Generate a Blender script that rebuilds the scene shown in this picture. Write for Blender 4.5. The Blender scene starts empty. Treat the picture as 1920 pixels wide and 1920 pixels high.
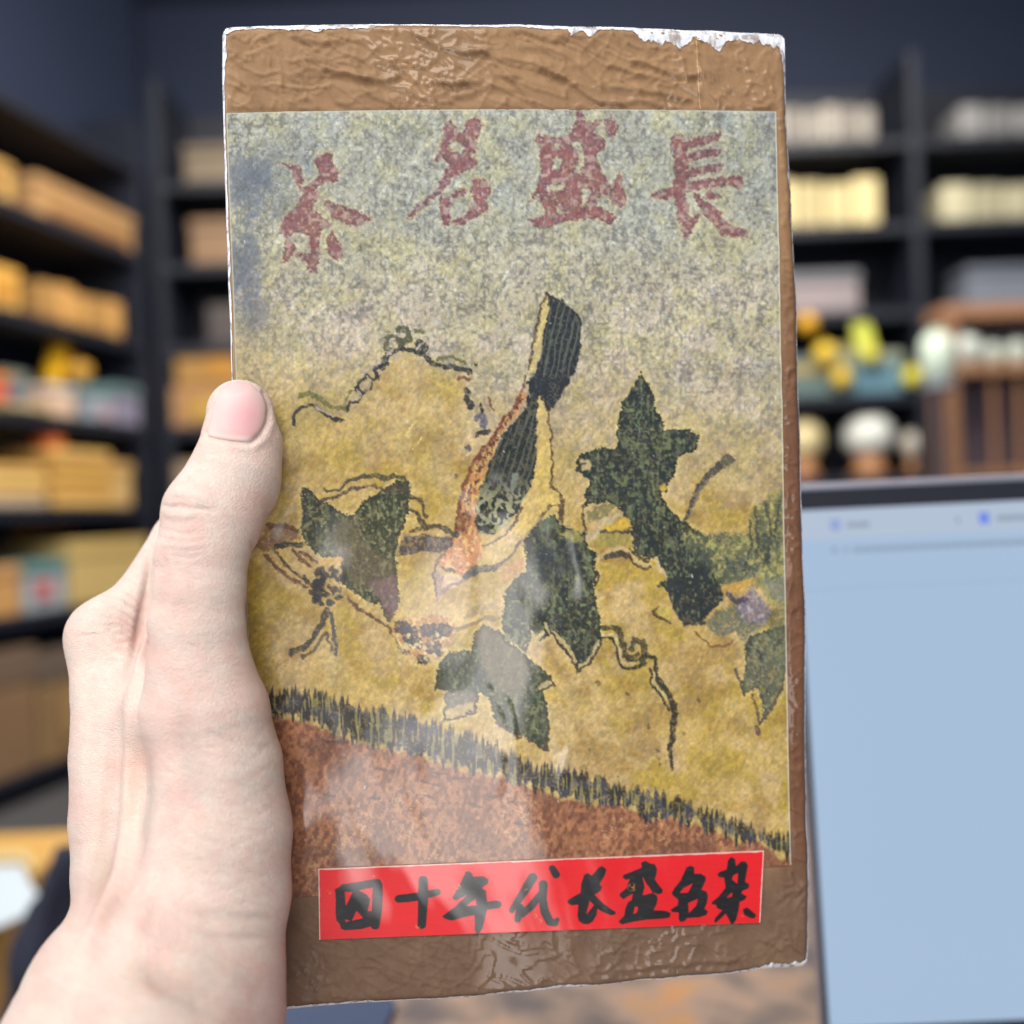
import bpy, bmesh, math, random
import numpy as np
from mathutils import Matrix, Vector

# ------------------------------------------------------------------ camera
sc = bpy.context.scene
ROLL = math.radians(2.2)
CA, SA = math.cos(ROLL), math.sin(ROLL)
CZ = 1.25                                   # camera height, table top is 0.25 m lower
F = 1920.0                                  # focal length in photograph pixels
cam_d = bpy.data.cameras.new('camera')
cam_d.sensor_width = 36.0
cam_d.lens = 36.0
cam_d.clip_start = 0.01
cam_d.clip_end = 60.0
cam_d.dof.use_dof = True
cam_d.dof.focus_distance = 0.2655
cam_d.dof.aperture_fstop = 5.3
cam = bpy.data.objects.new('camera', cam_d)
sc.collection.objects.link(cam)
cam.matrix_world = Matrix(((CA, SA, 0, 0), (0, 0, -1, 0), (-SA, CA, 0, CZ), (0, 0, 0, 1)))
sc.camera = cam

# ------------------------------------------------------------------ world and lamps
world = bpy.data.worlds.new('World')
sc.world = world
world.use_nodes = True
wb = world.node_tree.nodes['Background']
wb.inputs['Color'].default_value = (0.55, 0.72, 1.0, 1)
wb.inputs['Strength'].default_value = 0.17
sc.view_settings.view_transform = 'Standard'
sc.view_settings.look = 'None'
sc.view_settings.exposure = 0.0
sc.view_settings.gamma = 1.0
sc.view_settings.use_curve_mapping = False
sc.cycles.use_denoising = True
sc.cycles.max_bounces = 6
sc.cycles.transparent_max_bounces = 8
sc.cycles.caustics_reflective = False
sc.cycles.caustics_refractive = False


def area_light(name, loc, target, sx, sy, power, col):
    d = bpy.data.lights.new(name, 'AREA')
    d.shape = 'RECTANGLE'
    d.size, d.size_y = sx, sy
    d.energy = power
    d.color = col
    o = bpy.data.objects.new(name, d)
    sc.collection.objects.link(o)
    o.location = loc
    o.rotation_euler = (Vector(target) - Vector(loc)).to_track_quat('-Z', 'Y').to_euler()
    return o


area_light('ceiling_panel_lamp', (-0.35, -0.55, 2.25), (-0.02, 0.27, 1.25), 1.3, 0.9, 28.5, (1.0, 0.97, 0.93))
area_light('window_lamp', (-1.6, 0.05, 1.55), (-0.1, 0.27, 1.2), 0.8, 1.0, 8.5, (0.93, 0.96, 1.0))
area_light('low_haze_fill', (0.1, -1.0, 0.74), (0.0, 0.27, 1.1), 0.42, 0.86, 7.2, (1.0, 0.96, 0.93))  # added fill panel, unseen, there to put haze on the film
area_light('shop_ceiling_lamp', (0.2, 1.7, 2.75), (0.1, 2.6, 1.0), 2.2, 0.8, 74.0, (1.0, 0.93, 0.82))

# ------------------------------------------------------------------ helpers
rng = np.random.default_rng(7)
C = sc.collection


def lin(c):
    c = np.asarray(c, float) / 255.0
    return np.where(c <= 0.04045, c / 12.92, ((c + 0.055) / 1.055) ** 2.4)


def c2w(p):
    """camera frame (x right, y down, z forward) -> world"""
    p = np.asarray(p, float)
    x, y, z = p[..., 0], p[..., 1], p[..., 2]
    return np.stack([x * CA - y * SA, z, -x * SA - y * CA + CZ], -1)


def ray(px, py):
    return c2w(np.array([(px - 960) / F, (py - 960) / F, 1.0])) - np.array([0, 0, CZ])


def at(px, py, Y):
    return Vector(ray(px, py) * Y + np.array([0, 0, CZ]))


def tag(o, label=None, cat=None, group=None, kind=None):
    if label: o['label'] = label
    if cat: o['category'] = cat
    if group: o['group'] = group
    if kind: o['kind'] = kind
    return o


def empty(name, loc=(0, 0, 0), rz=0.0, **k):
    o = bpy.data.objects.new(name, None)
    o.empty_display_size = 0.02
    C.objects.link(o)
    o.location = loc
    o.rotation_euler = (0, 0, rz)
    return tag(o, **k)


def link(name, me, mat=None, parent=None, smooth=False, **k):
    o = bpy.data.objects.new(name, me)
    C.objects.link(o)
    if mat: me.materials.append(mat)
    if parent: o.parent = parent
    if smooth:
        me.polygons.foreach_set('use_smooth', np.ones(len(me.polygons), bool))
    return tag(o, **k)


def mesh_np(name, V, Q, col=None, uv=None):
    me = bpy.data.meshes.new(name)
    V = np.ascontiguousarray(V, np.float32).reshape(-1, 3)
    Q = np.ascontiguousarray(Q, np.int32)
    n, k = Q.shape
    me.vertices.add(len(V))
    me.vertices.foreach_set('co', V.ravel())
    me.loops.add(n * k)
    me.loops.foreach_set('vertex_index', Q.ravel())
    me.polygons.add(n)
    me.polygons.foreach_set('loop_start', np.arange(n, dtype=np.int32) * k)
    me.polygons.foreach_set('use_smooth', np.ones(n, bool))
    if col is not None:
        a = me.color_attributes.new('Col', 'FLOAT_COLOR', 'POINT')
        c = np.ones((len(V), 4), np.float32)
        c[:, :3] = np.asarray(col, np.float32).reshape(-1, 3)
        a.data.foreach_set('color', c.ravel())
    me.update(calc_edges=True)
    me.validate()
    return me


def grid_quads(ny, nx):
    i = np.arange((ny - 1) * (nx - 1))
    r, c = i // (nx - 1), i % (nx - 1)
    a = r * nx + c
    return np.stack([a, a + nx, a + nx + 1, a + 1], 1)


class MB:
    """collects simple solids, links them as ONE mesh object"""

    def __init__(s):
        s.bm = bmesh.new()

    def box(s, x0, x1, y0, y1, z0, z1, bev=0.0, seg=2):
        b = bmesh.new()
        bmesh.ops.create_cube(b, size=1)
        for v in b.verts:
            v.co = Vector(((x0 + x1) / 2 + v.co.x * (x1 - x0), (y0 + y1) / 2 + v.co.y * (y1 - y0), (z0 + z1) / 2 + v.co.z * (z1 - z0)))
        if bev > 0:
            bmesh.ops.bevel(b, geom=b.edges[:], offset=bev, segments=seg, profile=0.6, affect='EDGES')
        s._add(b)
        return s

    def lathe(s, prof, cx=0, cy=0, n=28):
        b = bmesh.new()
        rings = []
        for r, z in prof:
            if r < 1e-5:
                rings.append([b.verts.new((cx, cy, z))])
            else:
                rings.append([b.verts.new((cx + r * math.cos(2 * math.pi * i / n), cy + r * math.sin(2 * math.pi * i / n), z)) for i in range(n)])
        for A, B in zip(rings, rings[1:]):
            for i in range(n):
                j = (i + 1) % n
                if len(A) == 1 and len(B) > 1: b.faces.new((A[0], B[i], B[j]))
                elif len(B) == 1 and len(A) > 1: b.faces.new((A[i], A[j], B[0]))
                elif len(A) > 1: b.faces.new((A[i], A[j], B[j], B[i]))
        bmesh.ops.recalc_face_normals(b, faces=b.faces)
        s._add(b)
        return s

    def xform(s, m):
        s.bm.transform(m)
        return s

    def _add(s, b):
        me = bpy.data.meshes.new('t')
        b.to_mesh(me)
        b.free()
        s.bm.from_mesh(me)
        bpy.data.meshes.remove(me)

    def build(s, name, mat, parent=None, smooth=False, **k):
        me = bpy.data.meshes.new(name)
        s.bm.to_mesh(me)
        s.bm.free()
        return link(name, me, mat, parent, smooth, **k)


def material(name, col, rough=0.6, var=0.12, scale=12.0, metal=0.0, coat=0.0, spec=0.5, bump=0.0, bscale=60.0, emit=None, estr=0.0):
    """plain surface with procedural colour variation and fine relief"""
    m = bpy.data.materials.new(name)
    m.use_nodes = True
    nt = m.node_tree
    b = nt.nodes['Principled BSDF']
    c = lin(col)
    tc = nt.nodes.new('ShaderNodeTexCoord')
    no = nt.nodes.new('ShaderNodeTexNoise')
    no.inputs['Scale'].default_value = scale
    no.inputs['Detail'].default_value = 5
    nt.links.new(tc.outputs['Object'], no.inputs['Vector'])
    mx = nt.nodes.new('ShaderNodeMix')
    mx.data_type = 'RGBA'
    mx.inputs[6].default_value = (*np.clip(c * (1 - var), 0, 1), 1)
    mx.inputs[7].default_value = (*np.clip(c * (1 + var), 0, 1), 1)
    nt.links.new(no.outputs['Fac'], mx.inputs[0])
    nt.links.new(mx.outputs[2], b.inputs['Base Color'])
    b.inputs['Roughness'].default_value = rough
    b.inputs['Metallic'].default_value = metal
    b.inputs['Coat Weight'].default_value = coat
    b.inputs['Specular IOR Level'].default_value = spec
    if bump > 0:
        n2 = nt.nodes.new('ShaderNodeTexNoise')
        n2.inputs['Scale'].default_value = bscale
        n2.inputs['Detail'].default_value = 4
        nt.links.new(tc.outputs['Object'], n2.inputs['Vector'])
        bp = nt.nodes.new('ShaderNodeBump')
        bp.inputs['Strength'].default_value = bump
        bp.inputs['Distance'].default_value = 0.002
        nt.links.new(n2.outputs['Fac'], bp.inputs['Height'])
        nt.links.new(bp.outputs['Normal'], b.inputs['Normal'])
    if emit is not None:
        b.inputs['Emission Color'].default_value = (*lin(emit), 1)
        b.inputs['Emission Strength'].default_value = estr
    return m


_mc = {}


def mat(col, rough=0.6, **k):
    key = (tuple(col), rough, tuple(sorted(k.items())))
    if key not in _mc:
        _mc[key] = material('surface_%d' % len(_mc), col, rough, **k)
    return _mc[key]


# value noise on arrays
def vnoise(x, y, seed):
    r = np.random.default_rng(seed)
    T = r.random((256, 256)).astype(np.float32)
    xi, yi = np.floor(x).astype(np.int64), np.floor(y).astype(np.int64)
    fx, fy = (x - xi).astype(np.float32), (y - yi).astype(np.float32)
    fx = fx * fx * (3 - 2 * fx)
    fy = fy * fy * (3 - 2 * fy)
    x0, x1, y0, y1 = xi & 255, (xi + 1) & 255, yi & 255, (yi + 1) & 255
    a = T[y0, x0] * (1 - fx) + T[y0, x1] * fx
    b = T[y1, x0] * (1 - fx) + T[y1, x1] * fx
    return a * (1 - fy) + b * fy


def fbm(x, y, seed, oct=4, gain=0.5):
    s = 0
    w = 1.0
    t = 0
    for o in range(oct):
        s = s + w * vnoise(x * 2 ** o + 13.7 * o, y * 2 ** o + 5.1 * o, seed + o)
        t += w
        w *= gain
    return s / t


def sstep(a, b, x):
    t = np.clip((x - a) / (b - a), 0, 1)
    return t * t * (3 - 2 * t)


def poly_sd(X, Y, P):
    """signed distance (negative inside) of points to polygon"""
    P = np.asarray(P, float)
    d = np.full(X.shape, 1e18, np.float32)
    ins = np.zeros(X.shape, bool)
    n = len(P)
    for i in range(n):
        a, b = P[i], P[(i + 1) % n]
        ex, ey = b - a
        wx, wy = X - a[0], Y - a[1]
        t = np.clip((wx * ex + wy * ey) / (ex * ex + ey * ey + 1e-12), 0, 1)
        d = np.minimum(d, (wx - ex * t) ** 2 + (wy - ey * t) ** 2)
        c = (a[1] > Y) != (b[1] > Y)
        if ey != 0:
            ins ^= c & (X < a[0] + (Y - a[1]) * ex / ey)
    d = np.sqrt(d)
    return np.where(ins, -d, d)


def line_sd(X, Y, P, r):
    """distance to a polyline minus a radius that may vary along it"""
    P = np.asarray(P, float)
    R = np.interp(np.linspace(0, 1, len(P)), np.linspace(0, 1, len(np.atleast_1d(r))), np.atleast_1d(r)) if len(P) > 1 else np.atleast_1d(r)[:1]
    if len(P) == 1:
        return np.hypot(X - P[0][0], Y - P[0][1]) - R[0]
    d = np.full(X.shape, 1e9, np.float32)
    for i in range(len(P) - 1):
        a, b = P[i], P[i + 1]
        ex, ey = b - a
        wx, wy = X - a[0], Y - a[1]
        t = np.clip((wx * ex + wy * ey) / (ex * ex + ey * ey + 1e-12), 0, 1)
        d = np.minimum(d, np.hypot(wx - ex * t, wy - ey * t) - (R[i] + (R[i + 1] - R[i]) * t))
    return d


def zm(x0, y0, s):
    return lambda L: [(x0 + x / s, y0 + y / s) for x, y in L]


ZA, ZB, ZC, ZD, ZE, ZF = (zm(*a, 1920 / 460) for a in ((500, 540), (1060, 640), (760, 540), (460, 900), (800, 960), (1060, 1000)))
ZG, ZH = zm(500, 1240, 1920 / 520), zm(1000, 1400, 1920 / 520)
ZT, ZU = zm(400, 20, 1920 / 560), zm(940, 20, 1920 / 560)
Z4, Z5 = zm(590, 1590, 1920 / 420), zm(1010, 1580, 1920 / 430)
# ------------------------------------------------------------------ the shop: walls, floor, shelves
NAVY = material('navy_wall_paint', (38, 48, 74), 0.75, var=0.15, scale=2.0)
BLACK = material('dark_shelf_metal', (27, 32, 46), 0.55, var=0.2, scale=6.0)
FLOORM = material('grey_shop_floor', (92, 90, 90), 0.6, var=0.2, scale=5.0)
CEIL = material('dark_ceiling', (70, 80, 100), 0.8, var=0.1, scale=2.0)
YB = 3.15                                   # back wall
# left shelf plane: vertical, through the pixel x=290 at Y 2.78, running towards the camera
PC = np.array(at(290, 960, 2.78))[:2]
LD = np.array([-0.23, -1.0]) / math.hypot(0.23, 1.0)         # direction s (towards the camera)
LN = np.array([1.0, -0.23]) / math.hypot(0.23, 1.0)          # into the room
LANG = math.atan2(LD[1], LD[0])


def lhit(px, py):
    """(s, z) where the sight line of a pixel meets the left shelf front"""
    d = ray(px, py)
    t = (PC @ LN) / (d[:2] @ LN)
    p = d * t
    return float((p[:2] - PC) @ LD), float(p[2] + CZ)


MB().box(-3.2, 3.2, YB + 0.3, YB + 0.4, -0.3, 3.2).build('wall_back', NAVY, kind='structure')
lw = MB().box(-0.4, 3.2, 0, 0.1, -0.3, 3.2)
lw.xform(Matrix.Translation((*(PC - LN * 0.36), 0)) @ Matrix.Rotation(LANG, 4, 'Z')).build('wall_left', NAVY, kind='structure')
MB().box(-3.2, 3.2, -2.5, YB + 0.3, -0.08, 0.0).build('floor', FLOORM, kind='structure')
MB().box(-3.2, 3.2, 1.2, YB + 0.3, 3.0, 3.06).build('ceiling', CEIL, kind='structure')


def shelf_unit(name, label, M, L, depth, zs, posts, zmin, zmax):
    """local x along the front, y backwards, z up; boards, uprights and a back panel"""
    r = empty(name, **dict(label=label, cat='shelf'))
    r.matrix_world = M
    for z in zs:
        MB().box(0, L, 0.0, depth, z - 0.028, z, 0.003).build('board', BLACK, r)
    for x in posts:
        MB().box(x - 0.014, x + 0.014, -0.004, 0.03, zmin, zmax, 0.003).build('post', BLACK, r)
        MB().box(x - 0.012, x + 0.012, 0.032, depth - 0.002, zmin, zmax, 0.002).build('side_panel', BLACK, r)
    MB().box(0, L, depth, depth + 0.012, zmin, zmax).build('back_panel', BLACK, r)
    return r


lz = [lhit(150, y)[1] for y in (250, 430, 612, 785, 952, 1138, 1415)]
# local x must run right->left here, so the frame is turned: x along LD, y away from the room
ML = Matrix.Translation((*PC, 0)) @ Matrix(((LD[0], -LN[0], 0, 0), (LD[1], -LN[1], 0, 0), (0, 0, 1, 0), (0, 0, 0, 1)))
shelf_unit('shelf_unit', 'dark metal shelving along the left wall, full of tea boxes', ML, 1.3, 0.32, lz, (0.012, 0.9, 1.27), 0.0, 2.35)


_lu = bpy.data.objects['shelf_unit']
MB().box(0.0, 1.3, 0.02, 0.05, 0.001, lz[6] - 0.07, 0.004).build('base_panel', material('grey_base_panel', (120, 118, 120), 0.6), _lu)


def bz(px, py):
    return at(px, py, YB - 0.28)[2]


x0 = at(305, 960, YB - 0.28)[0]
xm = at(1100, 960, YB - 0.28)[0]
xr = at(2120, 960, YB - 0.28)[0]
MBK = Matrix.Translation((x0, YB - 0.28, 0))
shelf_unit('shelf_unit', 'dark shelving in the back corner behind the thumb', MBK, xm - x0 - 0.01, 0.28,
           [bz(400, y) for y in (338, 492, 645, 798, 950, 1120)], (0.02, (xm - x0) * 0.5, xm - x0 - 0.03), 0.0, 2.5)
MBR = Matrix.Translation((xm, YB - 0.28, 0))
p1 = at(1727, 560, YB - 0.28)[0] - xm
shelf_unit('shelf_unit', 'dark shelving behind the laptop with jars and pale boxes', MBR, xr - xm, 0.28,
           [bz(1600, y) for y in (262, 420, 582, 738, 892, 1080)], (0.02, p1, xr - xm - 0.03), 0.0, 2.5)

WOODS = dict(rough=0.5, var=0.25, scale=18.0)


def carton(name, label, cat, M, w, d, h, col, lid=None, patch=None, group=None, split=1, soft=0.006):
    """box with separate lid and glued label; local origin at front bottom-left, y backwards"""
    r = empty(name, label=label, cat=cat, group=group)
    r.matrix_world = M
    hb = h * 0.72 if lid else h
    if split > 1:
        for i in range(split):
            a, b = w * i / split, w * (i + 1) / split
            hh = h * (1 - 0.05 * ((i * 7) % 3))
            MB().box(a + 0.002, b - 0.002, 0.001, d, 0.0, hh, soft).build('bundle', mat(tuple(np.clip(np.array(col) * (1 - 0.08 * ((i * 5) % 3)), 0, 255).astype(int)), 0.65), r)
    else:
        MB().box(0, w, 0, d, 0, hb, soft).build('body', mat(col, 0.6), r)
        if lid:
            MB().box(-0.004, w + 0.004, -0.004, d, hb + 0.001, h, soft).build('lid', mat(lid, 0.55), r)
    if patch:
        a, b, c, e, pc = patch
        MB().box(w * a, w * b, -0.0065, -0.0045, h * c, h * e, 0.001).build('label', mat(pc, 0.5), r)
    return r


def lbox(px0, px1, pyt, pyb, board, d=0.2, inset=0.01, **k):
    """carton on the left shelving between two pixel columns, resting on a board"""
    pm = (px0 + px1) / 2
    s1, s0 = lhit(px0, 700)[0], lhit(px1, 700)[0]
    zb = lz[board]
    h = lhit(pm, pyt)[1] - zb
    M = ML @ Matrix.Translation((s0, inset, zb + 0.0008))
    return M, s1 - s0, d, max(h, 0.02)


def left(name, label, cat, px0, px1, pyt, board, col, d=0.2, inset=0.012, **k):
    M, w, d, h = lbox(px0, px1, pyt, 0, board, d, inset)
    return carton(name, label, cat, M, w, d, h, col, **k)


left('gift_box', 'golden gift box at the upper left edge, above the kraft box row', 'box', -80, 46, 288, 1, (205, 165, 95), lid=(190, 150, 88), patch=(0.2, 0.7, 0.15, 0.6, (150, 105, 60)))
left('kraft_box', 'long kraft cardboard box high on the left shelving', 'box', 90, 268, 372, 1, (178, 138, 92), lid=(186, 146, 100), patch=(0.1, 0.9, 0.1, 0.35, (150, 108, 70)))
left('gift_box', 'bright golden box at the left edge, on the board below the kraft box', 'box', -80, 50, 490, 2, (240, 190, 98), lid=(232, 178, 84), patch=(0.1, 0.4, 0.2, 0.6, (200, 140, 60)))
left('tea_bundle', 'row of paper wrapped tea bundles under the long kraft box', 'tea bundle', 94, 246, 545, 2, (205, 155, 88), split=5, soft=0.014)
# colourful shelf
left('snack_bag', 'red and orange packet at the left edge of the colourful shelf', 'packet', -40, 58, 690, 3, (212, 96, 62), lid=(226, 140, 62), soft=0.02, inset=0.05)
left('flat_box', 'low olive box lying in front of the red packet', 'box', -40, 96, 757, 3, (160, 138, 92), patch=(0.2, 0.6, 0.3, 0.7, (206, 190, 150)), inset=0.004, d=0.04)
left('tin_box', 'blue and grey tin behind the pink carton', 'tin', 66, 112, 690, 3, (88, 122, 150), lid=(140, 150, 140), inset=0.09, d=0.1)
left('carton', 'pale pink carton in the middle of the colourful shelf', 'carton', 100, 146, 722, 3, (222, 190, 165), lid=(206, 196, 190), inset=0.01, d=0.08)
left('carton', 'grey teal carton right of the pink carton', 'carton', 172, 218, 722, 3, (150, 160, 172), lid=(104, 138, 138), patch=(0.2, 0.6, 0.1, 0.4, (196, 160, 170)))
left('carton', 'lilac grey carton at the right end of the colourful shelf', 'carton', 222, 268, 722, 3, (138, 134, 158), lid=(100, 124, 128))
# leaning yellow packet + golden ball
r = empty('yellow_packet', label='bright yellow packet leaning over the pink carton', cat='packet')
s_, z_ = lhit(140, 700)
r.matrix_world = ML @ Matrix.Translation((s_ - 0.035, 0.06, lhit(145, 724)[1])) @ Matrix.Rotation(math.radians(-22), 4, 'Y')
MB().box(0, 0.045, 0, 0.035, 0, 0.115, 0.012).build('body', mat((248, 190, 34), 0.45), r)
MB().box(0.004, 0.041, 0.004, 0.031, 0.115, 0.124, 0.003).build('crimped_top', mat((232, 176, 50), 0.45), r)
s_, z_ = lhit(180, 700)
r = empty('tea_ball', label='dull golden round tin above the grey teal carton', cat='tin')
r.matrix_world = ML @ Matrix.Translation((s_, 0.05, lhit(195, 717)[1]))
MB().lathe([(0, 0), (0.02, 0.0), (0.03, 0.014), (0.033, 0.03), (0.028, 0.046), (0.0, 0.052)]).build('body', mat((205, 155, 60), 0.4), r, True)
MB().lathe([(0.0, 0.0525), (0.008, 0.053), (0.008, 0.06), (0, 0.061)]).build('knob', mat((170, 120, 50), 0.4), r, True)


def cake_stack(name, label, px0, px1, pyt, board, n, cols):
    M, w, d, h = lbox(px0, px1, pyt, 0, board, 0.2, 0.012)
    r = empty(name, label=label, cat='tea stack')
    r.matrix_world = M
    t = h / n
    for i in range(n):
        o = 0.006 * math.sin(i * 2.3)
        MB().box(o, w + o - 0.004, 0.002 * (i % 2), d, i * t + 0.001, (i + 1) * t - 0.001, min(t * 0.3, 0.012)).build('tea_slab', mat(cols[i % len(cols)], 0.65), r)
    return r


cake_stack('tea_stack', 'stack of cream and tan tea slabs at the left edge, level with the thumb knuckle', -60, 90, 868, 4, 4, [(190, 172, 150), (222, 178, 105), (232, 196, 120), (214, 170, 98)])
cake_stack('tea_stack', 'taller stack of golden tea slabs beside the cream one', 102, 212, 842, 4, 5, [(226, 184, 108), (210, 160, 86), (220, 176, 92), (206, 158, 84)])
left('kraft_box', 'plain kraft box behind the taller stack of golden tea slabs', 'box', 150, 252, 812, 4, (178, 150, 118), inset=0.215, d=0.09, patch=(0.1, 0.5, 0.1, 0.6, (196, 160, 100)))
left('kraft_box', 'small kraft box at the right of the golden slab stack', 'box', 214, 252, 866, 4, (214, 176, 116), inset=0.02, d=0.12, lid=(206, 166, 104))
s_, z_ = lhit(132, 842)
r = empty('round_tin', label='orange round tin on top of the golden slab stack', cat='tin')
r.matrix_world = ML @ Matrix.Translation((s_, 0.06, lhit(157, 842)[1] + 0.0005))
MB().lathe([(0, 0), (0.034, 0), (0.036, 0.004), (0.036, 0.026), (0.03, 0.034), (0, 0.036)]).build('body', mat((236, 120, 58), 0.45), r, True)
MB().lathe([(0, 0.037), (0.018, 0.037), (0.016, 0.042), (0, 0.043)]).build('lid', mat((210, 80, 50), 0.45), r, True)
# fifth shelf
left('carton', 'orange tan carton at the left edge beside the grey carton with the red spot', 'carton', -50, 32, 1062, 5, (206, 156, 98), lid=(196, 150, 100))
left('carton', 'grey blue carton with a red round spot', 'carton', 40, 118, 1052, 5, (166, 174, 182), lid=(96, 138, 140), patch=(0.42, 0.8, 0.25, 0.62, (206, 112, 118)))
left('kraft_box', 'big plain kraft box left of the thumb', 'box', 126, 272, 1012, 5, (208, 180, 118), lid=(204, 176, 112), inset=0.01)
left('gift_box', 'orange brown box lying on the big kraft box', 'box', 180, 262, 980, 5, (178, 124, 62), inset=0.215, d=0.09)
left('tea_bundle', 'round topped orange bundle behind the carton with the red spot', 'tea bundle', 50, 98, 1004, 5, (214, 158, 84), inset=0.22, d=0.09, soft=0.03)
# bottom compartments
left('storage_crate', 'brown woven storage crate low on the left shelving', 'crate', -60, 54, 1225, 6, (142, 112, 84), lid=(120, 100, 84))
left('storage_crate', 'dark tan storage crate beside the woven one', 'crate', 60, 150, 1222, 6, (150, 120, 84), lid=(110, 96, 86), patch=(0.2, 0.6, 0.2, 0.6, (176, 140, 96)))
left('storage_crate', 'dark crate hidden half behind the hand near the wrist', 'crate', 156, 250, 1240, 6, (112, 92, 80), lid=(96, 86, 84))


def back(name, label, cat, px0, px1, pyt, pyb, col, M0, d=0.15, inset=0.012, **k):
    """carton on a back shelf: pixel rectangle on the shelf front, resting on the nearest board below"""
    Yf = YB - 0.28 + inset
    a, b = at(px0, (pyt + pyb) / 2, Yf), at(px1, (pyt + pyb) / 2, Yf)
    zt, zb = at((px0 + px1) / 2, pyt, Yf)[2], at((px0 + px1) / 2, pyb, Yf)[2]
    rows = [bz(1600, y) for y in (262, 420, 582, 738, 892, 1080)] if px0 > 1100 else [bz(400, y) for y in (338, 492, 645, 798, 950, 1120)]
    z = min(rows, key=lambda q: abs(q - zb))
    return carton(name, label, cat, Matrix.Translation((a[0], Yf, z + 0.0008)), b[0] - a[0], d, zt - zb, col, **k)


back('kraft_box', 'dim box on the topmost visible shelf of the back corner', 'box', 345, 440, 268, 338, (122, 108, 90), MBK, lid=(110, 98, 84))
back('kraft_box', 'dim kraft box second from the top in the back corner', 'box', 357, 450, 408, 492, (140, 112, 86), MBK, lid=(132, 106, 82))
back('kraft_box', 'nearly black box in the back corner above the stacked golden boxes', 'box', 388, 470, 570, 645, (78, 72, 72), MBK)
back('gift_box', 'wide golden brown box just left of the thumb tip', 'box', 300, 440, 722, 798, (176, 132, 88), MBK, patch=(0.4, 0.85, 0.15, 0.7, (190, 150, 70)), soft=0.008)
r = back('gift_box', 'golden box stacked on the wide golden brown box', 'box', 328, 450, 662, 722, (172, 130, 70), MBK, patch=(0.5, 0.9, 0.2, 0.8, (186, 132, 50)))
r.location.z = bz(400, 798) + (at(370, 722, 2.88)[2] - at(370, 798, 2.88)[2]) + 0.002
back('gift_box', 'pale round cornered box in the back corner behind the thumb', 'box', 312, 400, 862, 950, (150, 128, 104), MBK, soft=0.03)

back('tea_bundle', 'row of grey paper wrapped bundles on the highest right shelf', 'tea bundle', 1440, 1645, 190, 262, (164, 158, 150), MBR, split=6, soft=0.016)
back('tea_bundle', 'row of grey bundles on the highest right shelf, right of the post', 'tea bundle', 1800, 2000, 184, 246, (140, 140, 142), MBR, split=4, soft=0.016)
back('tea_bundle', 'bright cream tea bundles left of the post, second right shelf', 'tea bundle', 1440, 1652, 330, 420, (218, 202, 150), MBR, split=4, soft=0.012)
back('tea_bundle', 'cream tea bundles right of the post, second right shelf', 'tea bundle', 1766, 2000, 334, 406, (196, 190, 160), MBR, split=4, soft=0.014)
back('carton', 'grey mauve carton on the third right shelf left of the post', 'carton', 1440, 1612, 506, 582, (146, 136, 140), MBR, lid=(110, 112, 120))
back('carton', 'blue grey carton on the third right shelf right of the post', 'carton', 1815, 2000, 492, 568, (120, 126, 140), MBR, lid=(100, 106, 120))
# teal boxes with golden balls
TEAL = (104, 142, 152)
back('tea_box', 'teal box with cream lid at the top of the stepped display', 'box', 1545, 1628, 594, 690, TEAL, MBR, lid=(170, 158, 104), inset=0.06, d=0.08)
back('tea_box', 'teal box with gold band at the foot of the stepped display', 'box', 1470, 1590, 664, 738, (96, 118, 118), MBR, patch=(0.0, 1.0, 0.55, 0.8, (168, 150, 92)), inset=0.03)
back('tea_box', 'pale blue box right of the stepped teal display', 'box', 1602, 1692, 652, 730, (96, 136, 156), MBR, lid=(150, 160, 144), inset=0.03)


def ball(px, py, rad, col, label):
    Y = YB - 0.28 + 0.0
    p = at(px, py, Y)
    r = empty('golden_tin', (p[0], Y, p[2] - rad), label=label, cat='tin', group='golden round tins on the stepped display')
    MB().lathe([(0, 0), (rad * 0.6, 0.02 * rad), (rad * 0.95, rad * 0.6), (rad, rad), (rad * 0.9, rad * 1.45), (rad * 0.5, rad * 1.85), (0, rad * 1.95)]).build('body', mat(col, 0.35), r, True)
    MB().lathe([(0, rad * 1.96), (rad * 0.25, rad * 1.97), (rad * 0.2, rad * 2.15), (0, rad * 2.2)]).build('knob', mat(col, 0.4), r, True)


ball(1514, 606, 0.027, (236, 178, 40), 'amber round tin highest left on the stepped display')
ball(1546, 662, 0.03, (240, 204, 66), 'yellow round tin in the middle of the stepped display')
ball(1578, 708, 0.029, (222, 190, 60), 'dull yellow round tin at the foot of the stepped display')
ball(1632, 664, 0.026, (214, 206, 80), 'lime yellow round tin under the leaning lime packet')
ball(1710, 706, 0.028, (224, 214, 62), 'lime yellow round tin farthest right, beside the white jar')
r = empty('lime_packet', label='lime yellow packet leaning on the teal display', cat='packet')
q = at(1632, 660, YB - 0.27)
r.matrix_world = Matrix.Translation((q[0] - 0.03, YB - 0.27, q[2])) @ Matrix.Rotation(math.radians(-12), 4, 'Y')
MB().box(0, 0.05, 0, 0.03, 0.0, 0.09, 0.01).build('body', mat((214, 222, 96), 0.45), r)
MB().box(0.004, 0.046, 0.004, 0.026, 0.09, 0.1, 0.003).build('crimped_top', mat((196, 206, 90), 0.45), r)


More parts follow.
